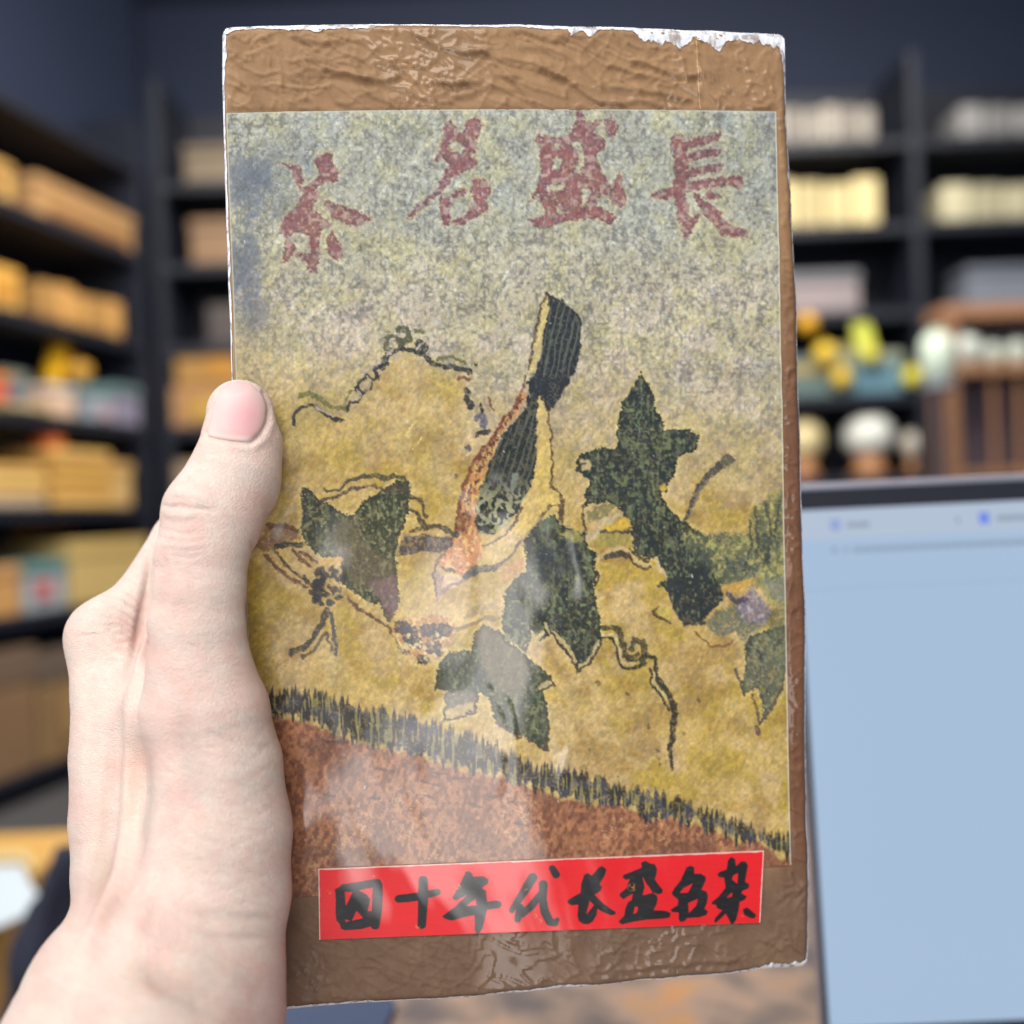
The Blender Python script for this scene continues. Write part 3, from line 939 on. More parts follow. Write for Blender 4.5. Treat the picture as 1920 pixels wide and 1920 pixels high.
# printed lines are wobbly: warp the drawing a little
XW = X + 8.0 * (fbm(X / 11, Y / 11, 211, 2) - 0.5) + 2.2 * (fbm(X / 3.2, Y / 3.2, 213, 1) - 0.5)
YW = Y + 8.0 * (fbm(X / 11, Y / 11, 221, 2) - 0.5) + 2.2 * (fbm(X / 3.2, Y / 3.2, 223, 1) - 0.5)
g1 = vnoise(X / 2.6, Y / 2.6, 231)
g2 = vnoise(X / 5.5, Y / 7.0, 233)
g3 = fbm(X / 16, Y / 18, 235, 3)
g4 = fbm(X / 90, Y / 90, 237, 3)
grain = 0.45 * g1 + 0.35 * g2 + 0.2 * g3
streak = vnoise(X / 4.5, Y / 26, 241)
worm = 1 - np.abs(2 * fbm(X / 11, Y / 11, 243, 2) - 1)


def L3(c): return lin(c).astype(np.float32)


def mixc(A, B, m): return A * (1 - m[..., None]) + B * m[..., None]


# ground tone: mottled grey-green above, ochre below
f = sstep(560, 980, Y + 120 * (g4 - 0.5) + 0.12 * (X - 960) * -1)
ring = poly_sd(X, Y, [(555, 760), (640, 770), (690, 700), (760, 650), (830, 690), (880, 700), (885, 800), (840, 1000), (560, 1000)])
f = np.maximum(f, 0.85 * sstep(30, -30, ring))
up = mixc(np.broadcast_to(L3((170, 172, 158)), X.shape + (3,)), np.broadcast_to(L3((186, 178, 148)), X.shape + (3,)), sstep(300, 640, Y))
up = mixc(up, np.broadcast_to(L3((150, 164, 170)), X.shape + (3,)), 0.55 * sstep(0.45, 0.7, fbm(X / 120, Y / 140, 251, 3)) * sstep(560, 240, Y))
up = mixc(up, np.broadcast_to(L3((196, 184, 170)), X.shape + (3,)), 0.7 * sstep(0.45, 0.62, fbm(X / 45, Y / 50, 253, 3)) * sstep(430, 620, Y))
up = mixc(up, np.broadcast_to(L3((186, 180, 122)), X.shape + (3,)), 0.4 * sstep(0.44, 0.72, fbm(X / 40, Y / 46, 255, 4)))
oc = mixc(np.broadcast_to(L3((196, 168, 100)), X.shape + (3,)), np.broadcast_to(L3((180, 153, 70)), X.shape + (3,)), sstep(0.4, 0.62, fbm(X / 60, Y / 60, 257, 4)))
oc = mixc(oc, np.broadcast_to(L3((204, 176, 128)), X.shape + (3,)), 0.6 * sstep(0.5, 0.66, fbm(X / 70, Y / 70, 259, 3)))
oc = mixc(oc, np.broadcast_to(L3((162, 128, 64)), X.shape + (3,)), 0.55 * sstep(0.52, 0.7, fbm(X / 42, Y / 36, 261, 4)))
col = mixc(up, oc, f)
# speckle: dark worm-like ink grains, stronger in the upper field
wrm = 1 - np.abs(2 * fbm(X / 7.5 + 0.6 * g3, Y / 8.5, 267, 2) - 1)
sp = sstep(0.42, 0.86, 0.2 * g1 + 0.28 * g2 + 0.46 * wrm + 0.36 * (g3 - 0.5)) * (1 - 0.70 * f)
col = mixc(col, np.broadcast_to(L3((96, 98, 102)), X.shape + (3,)), 0.80 * sp)
sp2 = sstep(0.60, 0.85, 0.5 * vnoise(X / 3.0, Y / 3.0, 263) + 0.5 * vnoise(X / 8, Y / 8, 265)) * (1 - 0.5 * f)
col = mixc(col, np.broadcast_to(L3((206, 206, 196)), X.shape + (3,)), 0.5 * sp2 * (1 - f))
# bluish ink cloud at the upper left
for cx, cy, rx, ry, a in ((470, 340, 80, 80, .8), (455, 500, 50, 100, .78), (520, 395, 60, 40, .3), (470, 590, 55, 70, .6), (560, 300, 60, 60, .15), (1440, 260, 60, 60, .3), (1425, 690, 45, 40, .2)):
    d = np.hypot((X - cx) / rx, (Y - cy) / ry) + 0.9 * (g3 - 0.5) + 0.5 * (g2 - 0.5)
    col = mixc(col, np.broadcast_to(L3((92, 102, 118)), X.shape + (3,)), a * sstep(1.1, 0.2, d))

DARK, GREEN, BROWN, PURP = (40, 44, 50), (62, 70, 58), (118, 74, 52), (150, 122, 128)
MOT = 0.5 * vnoise(X / 3.6, Y / 3.6, 273) + 0.3 * vnoise(X / 7.5, Y / 8.5, 274) + 0.2 * g1
INKN = 2.6 * (vnoise(X / 3.0, Y / 3.0, 271) - 0.5)


ALL = (slice(None), slice(None))


def paint(mask, c, alpha=1.0, tex=0.25, light=None, th=0.62, w=ALL):
    """lay printed ink over the sheet; the grain of the old print shows through it"""
    a = np.clip(alpha * mask * (1 - (tex + 0.14) * sstep(0.48, 0.76, MOT[w])), 0, 1)[..., None]
    col[w] = col[w] * (1 - a) + L3(c) * a
    if light is not None:
        a = (mask * 0.75 * sstep(th, th + 0.16, 0.5 * g2[w] + 0.5 * worm[w]))[..., None]
        col[w] = col[w] * (1 - a) + L3(light) * a


def box_of(P, pad):
    """index window of the sheet that holds a drawing (keeps the painting quick)"""
    k = (X > P[:, 0].min() - pad) & (X < P[:, 0].max() + pad) & (Y > P[:, 1].min() - pad) & (Y < P[:, 1].max() + pad)
    r_, c_ = np.flatnonzero(k.any(1)), np.flatnonzero(k.any(0))
    if len(r_) == 0: return None
    return slice(r_[0], r_[-1] + 1), slice(c_[0], c_[-1] + 1)


def fill(L, c, alpha=1.0, soft=1.6, rough=1.0, tex=0.25, light=None, th=0.62, ink=None):
    P = np.asarray(L)
    w = box_of(P, 20)
    if w is None: return
    d = poly_sd(XW[w], YW[w], P) + rough * INKN[w]
    if ink: paint(sstep(9, 2, d) * sstep(-1, 2, d), (206, 188, 122), 0.5, 0.1, w=w)
    paint(sstep(soft, -soft, d), c, alpha, tex, light, th, w)
    if ink:
        body = sstep(0, -3, d)
        hatch = sstep(0.56, 0.78, 0.55 * streak[w] + 0.3 * MOT[w] + 0.25 * g3[w])
        paint(body * hatch, (118, 124, 92), 0.5, 0.1, w=w)
        paint(body * sstep(0.58, 0.8, 0.6 * g3[w] + 0.5 * (1 - MOT[w])), (40, 48, 56), 0.7, 0.0, w=w)
        paint(sstep(3.2, 0.8, np.abs(d + 1.6)) * sstep(0.3, 0.6, g3[w] + 0.25), ink, 0.75, 0.1, w=w)


def stroke(L, r, c=DARK, alpha=0.95, soft=1.3, rough=0.8, tex=0.2):
    P = np.asarray(L)
    w = box_of(P, 16 + np.max(r))
    if w is None: return
    paint(sstep(soft, -soft, line_sd(XW[w], YW[w], P, r) + rough * INKN[w]), c, alpha, tex, w=w)


Zr = 1920 / 460
# --- heading, four brush characters
RED, RED2 = (122, 68, 76), (148, 86, 86)


def glyph(polys, gaps=()):
    halo = np.full(X.shape, 1e3, np.float32)
    A_ = np.concatenate([np.asarray(Pn) for Pn in polys])
    lo, hi = A_.min(0) - 16, A_.max(0) + 16
    k = (X > lo[0]) & (X < hi[0]) & (Y > lo[1]) & (Y < hi[1])
    hk, xk, yk = halo[k], XW[k], YW[k]
    for Pn in polys:
        hk = np.minimum(hk, poly_sd(xk, yk, np.asarray(Pn)))
    for Gp in gaps:
        hk = np.maximum(hk, -poly_sd(xk, yk, np.asarray(Gp)))
    halo[k] = hk
    paint(sstep(9, 1, halo) * sstep(-1, 2, halo), (196, 190, 150), 0.45)
    m = sstep(3.0, -3.0, halo + 3.0 * INKN + 7 * (g3 - 0.5))
    paint(m, RED, 0.80, 0.45)
    paint(m * sstep(0.45, 0.8, worm), RED2, 0.5)
    paint(m * sstep(0.52, 0.8, 0.6 * g2 + 0.4 * g1), (104, 84, 96), 0.6)
    paint(m * sstep(4, 0, np.abs(halo + 2.5)), (86, 62, 76), 0.5)
    paint(m * sstep(0.6, 0.8, vnoise(X / 7, Y / 7, 275)), (176, 160, 148), 0.6)


KK = (X < 1460) & (Y < 560)
glyph([ZT(L) for L in ([(455, 985), (530, 985), (570, 1010), (575, 1110), (540, 1110), (510, 1040)],
                       [(640, 960), (700, 920), (765, 930), (760, 990), (820, 1050), (800, 1095), (650, 1140), (615, 1110), (680, 1060), (660, 1000)],
                       [(545, 1130), (640, 1130), (690, 1180), (640, 1250), (720, 1330), (770, 1380), (700, 1420), (680, 1480), (690, 1600), (670, 1690), (620, 1680), (600, 1620), (540, 1570), (620, 1560), (620, 1460), (560, 1430), (480, 1460), (530, 1480), (530, 1540), (490, 1600), (440, 1625), (460, 1540), (470, 1470), (420, 1420), (430, 1380), (480, 1300), (560, 1240), (570, 1180)],
                       [(700, 1220), (760, 1225), (850, 1270), (930, 1300), (1020, 1335), (960, 1370), (860, 1390), (800, 1350), (740, 1290)],
                       [(720, 1480), (760, 1430), (800, 1480), (825, 1540), (830, 1590), (800, 1605), (750, 1570)])])
glyph([ZT(L) for L in ([(1490, 720), (1535, 705), (1560, 760), (1580, 790), (1610, 760), (1640, 700), (1690, 690), (1730, 720), (1725, 780), (1690, 830), (1680, 900), (1650, 930), (1690, 975), (1660, 1030), (1590, 1040), (1540, 1080), (1510, 1130), (1460, 1180), (1400, 1220), (1330, 1290), (1290, 1330), (1245, 1340), (1270, 1310), (1370, 1210), (1440, 1140), (1490, 1050), (1510, 990), (1480, 940), (1430, 970), (1450, 900), (1470, 840), (1480, 780)],
                       [(1450, 1200), (1525, 1190), (1525, 1300), (1515, 1390), (1470, 1370), (1460, 1290)], [(1520, 1180), (1600, 1150), (1640, 1160), (1600, 1195), (1530, 1215)],
                       [(1640, 1160), (1670, 1080), (1740, 1090), (1790, 1150), (1760, 1230), (1760, 1300), (1690, 1320), (1620, 1370), (1560, 1375), (1530, 1350), (1600, 1340), (1650, 1290), (1670, 1220)])],
      [ZT([(1510, 870), (1560, 840), (1610, 880), (1590, 920), (1530, 910)])])
glyph([ZU(L) for L in ([(470, 640), (520, 640), (525, 710), (590, 720), (640, 700), (620, 760), (590, 790), (660, 840), (660, 890), (610, 920), (620, 980), (660, 1060), (700, 1110), (720, 1160), (700, 1200), (650, 1180), (600, 1240), (650, 1270), (720, 1310), (735, 1340), (700, 1375), (620, 1340), (500, 1345), (380, 1370), (290, 1405), (220, 1390), (175, 1335), (260, 1330), (290, 1290), (255, 1260), (245, 1180), (170, 1240), (235, 1130), (250, 1000), (245, 900), (215, 840), (240, 805), (350, 820), (440, 790), (480, 720)],
                       [(725, 1080), (760, 1040), (790, 1140), (800, 1230), (770, 1275), (720, 1250), (700, 1190)], [(660, 700), (720, 690), (750, 740), (745, 800), (680, 815), (665, 770)])],
      [ZU(L) for L in ([(440, 850), (500, 850), (540, 940), (510, 1060), (470, 1050), (500, 930)], [(330, 950), (380, 960), (370, 1030), (330, 1020)], [(280, 1130), (420, 1110), (400, 1150), (280, 1170)], [(520, 1140), (580, 1150), (540, 1250), (510, 1270)], [(330, 1230), (400, 1310), (350, 1300)], [(340, 860), (370, 860), (370, 890), (340, 890)])])


def rod(L, r):
    """outline polygon of a tapering brush stroke"""
    P = np.asarray(L, float)
    R = np.interp(np.linspace(0, 1, len(P)), np.linspace(0, 1, len(r)), r)
    d = np.gradient(P, axis=0)
    nrm = np.stack([-d[:, 1], d[:, 0]], 1) / np.linalg.norm(d, axis=1)[:, None]
    u0 = (P[0] - P[1]) / np.linalg.norm(P[0] - P[1])
    u1 = (P[-1] - P[-2]) / np.linalg.norm(P[-1] - P[-2])
    return [tuple(p) for p in np.concatenate([[P[0] + u0 * R[0] * 0.6], P + nrm * R[:, None], [P[-1] + u1 * R[-1] * 0.6], (P - nrm * R[:, None])[::-1]])]


glyph([ZU(rod(L, r)) for L, r in (([(1120, 810), (1150, 920), (1160, 1080), (1150, 1180), (1160, 1300), (1185, 1460)], (42, 48, 45, 42, 40, 14)), ([(1170, 870), (1290, 840), (1390, 810)], (30, 28, 32)),
                                  ([(1190, 960), (1300, 915), (1395, 915)], (22, 26, 20)), ([(1190, 1055), (1300, 1025), (1405, 1010)], (24, 24, 26)), ([(960, 1190), (1050, 1185), (1150, 1150), (1300, 1115), (1450, 1095), (1535, 1105)], (16, 38, 36, 28, 30, 34)),
                                  ([(1250, 1190), (1340, 1300), (1440, 1410), (1570, 1440)], (24, 40, 46, 10)), ([(1180, 1430), (1265, 1310)], (34, 14)), ([(1330, 1185), (1400, 1200)], (16, 24)))])

# --- vine at the upper left
OLV = (104, 106, 62)
for L, r, c in (([(215, 1080), (225, 960), (290, 920), (370, 925), (450, 980), (530, 1030), (590, 1030)], 14, DARK), ([(260, 850), (330, 830), (420, 870), (510, 930), (600, 940)], 17, OLV), ([(600, 940), (640, 860), (650, 800)], 10, OLV),
                ([(620, 960), (650, 905), (710, 890), (740, 820), (720, 770), (690, 770)], 13, DARK), ([(690, 800), (720, 740), (790, 690), (820, 720), (800, 790), (750, 820)], 14, DARK), ([(840, 730), (880, 700), (850, 640), (900, 600), (950, 590)], 15, DARK), ([(900, 620), (940, 540), (980, 490), (1060, 470)], 22, DARK),
                ([(940, 470), (930, 400), (980, 370), (1030, 420)], 22, (80, 84, 66)), ([(1040, 330), (1100, 330), (1110, 400), (1060, 430)], 26, (76, 80, 60)), ([(1200, 430), (1230, 480), (1180, 480)], 34, DARK), ([(1170, 340), (1220, 350)], 18, OLV),
                ([(1050, 480), (1150, 490), (1240, 530), (1300, 600), (1400, 620), (1500, 630), (1590, 655)], 19, DARK), ([(1330, 565), (1450, 540), (1550, 595)], 13, OLV), ([(1500, 710), (1590, 712)], 14, BROWN), ([(1560, 790), (1572, 815)], 18, DARK), ([(1565, 870), (1592, 930)], 26, DARK),
                ([(1640, 1020), (1690, 990), (1700, 1080)], 26, (98, 98, 112)), ([(1670, 910), (1690, 960)], 14, DARK), ([(1640, 1150), (1740, 1120)], 17, DARK), ([(1575, 1240), (1578, 1262)], 18, (90, 86, 92)), ([(1480, 1470), (1490, 1472)], 13, BROWN), ([(1635, 595), (1645, 595)], 13, DARK), ([(1735, 860), (1770, 950)], 11, BROWN)):
    stroke(ZA(L), r / Zr * 1.05, c)
for L in ([(680, 880), (725, 840), (715, 790)], [(790, 790), (810, 730), (790, 700)], [(950, 520), (990, 470)], [(960, 410), (1000, 400)], [(1170, 470), (1200, 450)], [(380, 935), (460, 975), (530, 1010)]):
    stroke(ZA(L), 2.0, (176, 166, 150), 0.85)

# --- bird
rr0 = np.random.default_rng(21)
fill(ZC([(1100, 45), (1140, 90), (1100, 290), (1060, 480), (1020, 640), (960, 700), (975, 560), (1010, 400), (1050, 180)]), (198, 178, 110), 0.8)
fill(ZC([(400, 1920), (410, 1780), (470, 1530), (520, 1400), (680, 1180), (770, 1030), (850, 930), (930, 800), (950, 850), (900, 960), (760, 1130), (640, 1370), (610, 1500), (560, 1650), (540, 1920)]), (190, 128, 84), 0.85, tex=0.4, light=(206, 176, 110))
fill(ZC([(1000, 870), (1060, 850), (1120, 960), (1150, 1300), (1140, 1550), (1220, 1640), (1200, 1690), (1060, 1800), (970, 1920), (820, 1920), (900, 1750), (980, 1560), (1020, 1350), (1035, 1000)]), (206, 180, 104), 0.7)
fill(ZC([(1100, 40), (1180, 70), (1270, 130), (1330, 180), (1370, 230), (1382, 330), (1372, 500), (1340, 620), (1290, 720), (1240, 800), (1180, 920), (1110, 970), (1080, 900), (1060, 850), (1030, 880), (960, 830), (950, 740), (1000, 700), (1040, 600), (1060, 480), (1090, 300), (1130, 150)]), (40, 46, 52), 1.0, tex=0.0)
fill(ZC([(960, 830), (1040, 880), (1035, 1000), (1030, 1180), (1020, 1350), (1000, 1470), (960, 1600), (900, 1720), (850, 1800), (780, 1860), (700, 1920), (545, 1920), (550, 1700), (580, 1570), (620, 1500), (640, 1380), (700, 1270), (760, 1150), (850, 1050), (930, 950)]), (38, 46, 48), 1.0, tex=0.0)
wing = sstep(1.5, -1.5, poly_sd(X, Y, ZC([(1010, 900), (1030, 1180), (1020, 1350), (960, 1600), (850, 1800), (700, 1915), (550, 1915), (560, 1660), (630, 1400), (760, 1160)])))
tail = sstep(1.5, -1.5, poly_sd(X, Y, ZC([(1150, 90), (1260, 140), (1360, 240), (1368, 480), (1280, 700), (1060, 700), (1060, 480), (1100, 290)])))
ph = 5 * fbm(X / 22, Y / 40, 269, 3)
lines = np.sin((X + 0.22 * (Y - 640)) / 11.5 * 2 * math.pi + ph)
paint(tail * sstep(0.35, 0.9, lines + 1.0 * (streak - 0.5)), (112, 118, 104), 0.5)
paint(wing * sstep(0.3, 0.9, np.sin((X + 0.3 * (Y - 800)) / 12 * 2 * math.pi + ph) + 1.2 * (streak - 0.5)) * sstep(960, 860, Y), (116, 118, 96), 0.45)
paint(wing * sstep(0.55, 0.68, 0.5 * worm + 0.5 * g2) * sstep(880, 960, Y), (176, 174, 132), 0.85)
fill(ZC([(840, 1440), (890, 1450), (870, 1560), (820, 1590)]), (128, 132, 120), 0.8)
stroke(ZC([(1135, 70), (1100, 42), (1050, 180), (1010, 400), (975, 560), (955, 650)]), 2.4, (72, 54, 44))
stroke(ZC([(935, 700), (920, 790), (850, 930), (770, 1030), (680, 1180), (600, 1280), (520, 1400), (470, 1530), (430, 1650), (410, 1780), (400, 1900)]), (2.4, 3.2, 4.2, 4.0, 4.2, 3.5), (110, 62, 48))
stroke(ZC([(1110, 960), (1130, 1080), (1150, 1300), (1140, 1550), (1215, 1620), (1225, 1700), (1212, 1850)]), (2, 2.2, 2.4, 2.4, 4.5, 5), (74, 56, 48))
stroke(ZC([(820, 1900), (870, 1810), (910, 1720)]), 2.2, (84, 64, 50))
stroke(ZC([(980, 1920), (1060, 1800), (1150, 1690), (1200, 1700)]), 2.4, (80, 66, 56))
# head, breast
fill(ZE([(150, 300), (240, 170), (250, 60), (340, 60), (420, 200), (450, 270), (430, 330), (380, 420), (330, 470), (260, 490), (190, 440), (110, 460), (90, 400)]), (186, 116, 72), 0.85, tex=0.3, light=(214, 176, 116))
fill(ZE([(250, 0), (330, 0), (330, 140), (280, 190), (235, 180)]), (104, 66, 50), 0.7, tex=0.4)
fill(ZE([(60, 440), (100, 480), (320, 525), (180, 580), (130, 610), (85, 690), (60, 600)]), PURP, 0.75)
fill(ZE([(140, 470), (300, 510), (170, 570), (120, 590)]), (214, 186, 150), 0.7)
stroke(ZE([(240, 120), (200, 230), (110, 350), (70, 410), (52, 480), (66, 600), (84, 690)]), 2.2, (92, 62, 62))
stroke(ZE([(84, 690), (130, 620), (180, 582), (320, 530)]), 2.4, (140, 116, 118))
stroke(ZE([(310, 500), (400, 440), (530, 445)]), (6, 8, 5), (52, 60, 62))
stroke(ZE([(135, 435), (210, 462)]), 3.6, (56, 58, 58))
stroke(ZE([(730, 0), (680, 100), (560, 220), (450, 270)]), 2.4, (92, 74, 52))
stroke(ZE([(910, 10), (840, 120), (730, 240), (640, 370), (540, 440)]), (2, 3, 3.2), (84, 66, 56))
fill(ZE([(600, 540), (560, 470), (700, 370), (760, 340), (760, 430), (650, 560)]), (184, 128, 84), 0.7, tex=0.5)
fill(ZE([(740, 230), (780, 190), (870, 200), (880, 260), (770, 300)]), (118, 74, 62), 0.7, tex=0.4)
# dark flecks along the rusty flank, hatching on the tail root
for k in range(120):
    t_ = rr0.uniform(0, 1)
    x = np.interp(t_, [0, .25, .5, .75, 1], [905, 740, 590, 480, 440]) + rr0.uniform(-10, 50) * (0.3 + t_)
    y = np.interp(t_, [0, .25, .5, .75, 1], [860, 1110, 1350, 1620, 1900])
    stroke(ZC([(x, y), (x + rr0.uniform(-8, 8), y + rr0.uniform(8, 22))]), rr0.uniform(0.9, 1.7), (84, 48, 40), 0.8)
for k in range(60):
    x, y = rr0.uniform(130, 420), rr0.uniform(190, 460)
    stroke(ZE([(x, y), (x + rr0.uniform(-14, 14), y + rr0.uniform(-14, 14))]), rr0.uniform(0.9, 1.5), (120, 66, 48), 0.6)
stroke(ZE([(1040, 60), (1060, 110), (1110, 125), (1170, 160), (1250, 140)]), 3.4, (50, 46, 44))
stroke(ZE([(1215, 20), (1240, 110), (1270, 180)]), 2.6, (70, 66, 44))
# --- branch
fill(ZD([(1130, 560), (1250, 440), (1420, 430), (1560, 440), (1640, 450), (1600, 530), (1540, 560), (1400, 560), (1270, 590), (1160, 610)]), (62, 54, 58), 0.92, tex=0.3, light=(120, 112, 112), th=.66)
stroke(ZD([(1300, 400), (1420, 370), (1520, 360), (1590, 400), (1660, 440)]), 4, (66, 60, 50))
fill(ZD([(80, 520), (130, 420), (190, 340), (320, 350), (430, 385), (440, 440), (350, 480), (250, 540), (160, 560)]), (128, 96, 76), 0.85, tex=0.3)
stroke(ZD([(180, 350), (320, 358), (430, 395)]), 5, (98, 66, 52))
stroke(ZD([(240, 520), (340, 505), (460, 495)]), 5.5, (48, 54, 50))
# --- left leaf
fill(ZD([(450, 60), (500, 60), (560, 150), (640, 180), (760, 260), (850, 270), (900, 200), (990, 120), (1100, 60), (1200, 0), (1280, 20), (1290, 150), (1270, 250), (1240, 380), (1200, 440), (1170, 600), (1190, 700), (1200, 850), (1190, 1000), (1130, 1110), (1090, 1080), (1050, 960), (960, 960), (830, 870), (760, 800), (740, 620), (600, 600), (500, 530), (450, 420), (440, 250)]), (56, 63, 48), 1.0, tex=0.05, light=(142, 140, 98), th=.68, rough=2.2, ink=(44, 50, 42))
fill(ZD([(700, 330), (850, 300), (900, 420), (1000, 560), (1150, 620), (1190, 800), (1000, 850), (830, 820), (760, 640), (680, 480)]), (112, 98, 76), 0.55, soft=8)
fill(ZD([(960, 800), (1190, 760), (1195, 1000), (1130, 1110), (1060, 960)]), (140, 108, 112), 0.6, soft=6)  # mauve film reflection painted into the leaf tip's colour
for L, r, c in (([(460, 1580), (560, 1590), (640, 1510), (740, 1480), (850, 1460), (900, 1490), (1000, 1470), (1080, 1490), (1100, 1600)], (12, 18, 16, 16), (66, 68, 54)), ([(420, 1660), (540, 1640), (640, 1590), (720, 1560), (850, 1550), (920, 1580), (1010, 1560), (1080, 1600)], 15, (78, 64, 58)), ([(700, 1600), (800, 1560), (880, 1580)], 7, (196, 168, 134))):
    stroke(ZA(L), np.atleast_1d(r) / Zr, c)
for L in ([(1290, 140), (1350, 140), (1390, 200), (1420, 300)], [(1280, 220), (1340, 250), (1380, 350), (1400, 390)], [(1350, 260), (1430, 380)]):
    stroke(ZD(L), 3.0, (62, 58, 46))
# --- flower, tendrils, berries
rr = np.random.default_rng(5)
for k in range(46):
    a, q_ = rr.uniform(0, 6.283), rr.uniform(0.25, 1.0)
    x, y = 640 + 125 * q_ * math.cos(a), 835 + 165 * q_ * math.sin(a)
    stroke(ZD([(x, y), (x + rr.uniform(-18, 18), y + rr.uniform(-18, 18))]), rr.uniform(4, 7.5), (50, 46, 54), 0.9)
fill(ZD([(640, 790), (690, 760), (740, 820), (730, 880), (670, 890), (630, 850)]), (196, 168, 104), 0.9)
stroke(ZD([(660, 830), (690, 870), (720, 850)]), 3.5, (66, 54, 60))
stroke(ZD([(600, 640), (740, 630)]), 6, (198, 158, 84))
for L, r, c in (([(240, 560), (330, 670), (450, 760), (510, 810)], 3.4, (70, 62, 50)), ([(160, 590), (260, 690), (380, 780), (480, 830)], 3.4, (110, 76, 56)), ([(370, 550), (430, 620), (510, 680)], 3.8, (106, 70, 56)), ([(420, 560), (500, 600), (560, 650)], 3, (106, 70, 56)), ([(200, 570), (300, 690), (420, 770)], 2.2, (206, 172, 116)),
                ([(640, 1020), (600, 1130), (520, 1250), (430, 1320), (360, 1350)], (7, 6, 6, 7, 7), (58, 58, 54)), ([(680, 1050), (700, 1200), (712, 1360)], (5, 5, 3.4), (54, 56, 56)), ([(630, 1200), (560, 1310), (440, 1385)], 3.2, (90, 74, 52)), ([(640, 1210), (680, 1330)], 3, (98, 74, 56)),
                ([(800, 920), (880, 1000), (1000, 1080), (1110, 1150), (1180, 1230), (1210, 1330)], 3.2, (92, 66, 48)), ([(960, 950), (1060, 1060), (1110, 1130)], 2.4, (190, 170, 120))):
    stroke(ZD(L), r, c)
fill(ZD([(1150, 1180), (1200, 1080), (1330, 1060), (1480, 1060), (1600, 1080), (1660, 1160), (1620, 1260), (1560, 1360), (1420, 1440), (1300, 1400), (1220, 1320)]), (168, 112, 76), 0.75, tex=0.5, light=(206, 178, 120))
for x, y, r_ in ((1230, 1150, 60), (1300, 1180, 50), (1430, 1170, 62), (1560, 1170, 60), (1330, 1270, 60), (1280, 1240, 36), (1470, 1310, 72), (1390, 1400, 40), (1250, 1340, 26), (1500, 1200, 40)):
    stroke(ZD([(x - 12, y), (x + 12, y + 6)]), r_ / Zr * 0.86, (46, 44, 52), 0.95, rough=2.4)
for k in range(26):
    x, y = rr.uniform(1180, 1580), rr.uniform(1200, 1440)
    stroke(ZD([(x, y), (x + 9, y + 9)]), 2.6, (204, 186, 132), 0.8)
stroke(ZE([(150, 930), (260, 910), (330, 880), (440, 840), (560, 825)]), 4, (110, 90, 76), 0.8)
stroke(ZE([(290, 820), (400, 770), (520, 730)]), (4, 9, 6), (146, 128, 96), 0.6)
# --- middle leaf
LG = dict(rough=2.2, ink=(34, 40, 38), tex=0.0, light=(124, 132, 92), th=.69)
fill(ZE([(760, 220), (900, 60), (1000, 20), (1040, 100), (1160, 160), (1260, 160), (1250, 280), (1330, 320), (1310, 400), (1340, 480), (1300, 570), (1310, 640), (1330, 700), (1350, 850), (1365, 980), (1320, 1100), (1250, 1190), (1180, 1250), (1160, 1180), (1090, 1090), (1040, 1000), (980, 930), (960, 950), (890, 1010), (830, 990), (780, 1040), (770, 1110), (700, 1040), (600, 980), (590, 860), (600, 720), (620, 610), (700, 520), (780, 460), (770, 330)]), (44, 52, 46), 1.0, **LG)
fill(ZE([(790, 250), (1180, 220), (1200, 420), (960, 560), (800, 460)]), (50, 58, 66), 0.6, soft=8)
fill(ZE([(1030, 160), (1180, 150), (1240, 210), (1140, 230)]), (168, 160, 92), 0.7, tex=0.5)
fill(ZE([(880, 60), (1000, 30), (1020, 140), (900, 150)]), (116, 128, 104), 0.6, tex=0.5)
for L in ([(985, 930), (1060, 1010), (1130, 1110), (1165, 1180)], [(820, 940), (860, 990), (900, 940)], [(930, 870), (955, 930)], [(1340, 1010), (1290, 1130), (1200, 1220)]):
    stroke(ZE(L), 3.4, (196, 178, 128), 0.9)
for L in ([(975, 930), (1045, 1030), (1110, 1110), (1160, 1200), (1180, 1260), (1260, 1190), (1330, 1090), (1362, 980)], [(1310, 460), (1345, 490), (1310, 580)], [(770, 1110), (800, 1030)]):
    stroke(ZE(L), 2.6, (54, 48, 46))
for L in ([(1000, 330), (990, 600), (965, 860)], [(990, 560), (900, 640), (860, 740)], [(1000, 600), (1090, 760), (1170, 1000)], [(1130, 440), (1125, 640)], [(880, 480), (760, 640)]):
    stroke(ZE(L), 1.5, (112, 118, 88), 0.6)
# --- lower leaf
fill(ZE([(100, 1200), (180, 1090), (340, 1080), (370, 950), (450, 880), (560, 930), (640, 1010), (750, 1110), (850, 1180), (980, 1290), (1000, 1350), (910, 1400), (940, 1500), (955, 1650), (940, 1860), (840, 1800), (760, 1740), (720, 1760), (640, 1700), (540, 1640), (490, 1450), (400, 1420), (380, 1570), (290, 1600), (130, 1630), (150, 1480), (160, 1400), (60, 1390), (80, 1280)]), (58, 66, 50), 1.0, **LG)
fill(ZE([(350, 960), (450, 890), (640, 1020), (800, 1180), (760, 1350), (700, 1450), (560, 1400), (480, 1300), (420, 1120)]), (124, 110, 88), 0.62, soft=8)
fill(ZE([(150, 1400), (380, 1410), (375, 1560), (330, 1530), (290, 1580), (160, 1600)]), (138, 126, 116), 0.62, soft=4)
fill(ZE([(330, 1480), (375, 1480), (365, 1570), (300, 1560), (290, 1600), (150, 1610), (165, 1550)]), (204, 176, 116), 0.7)
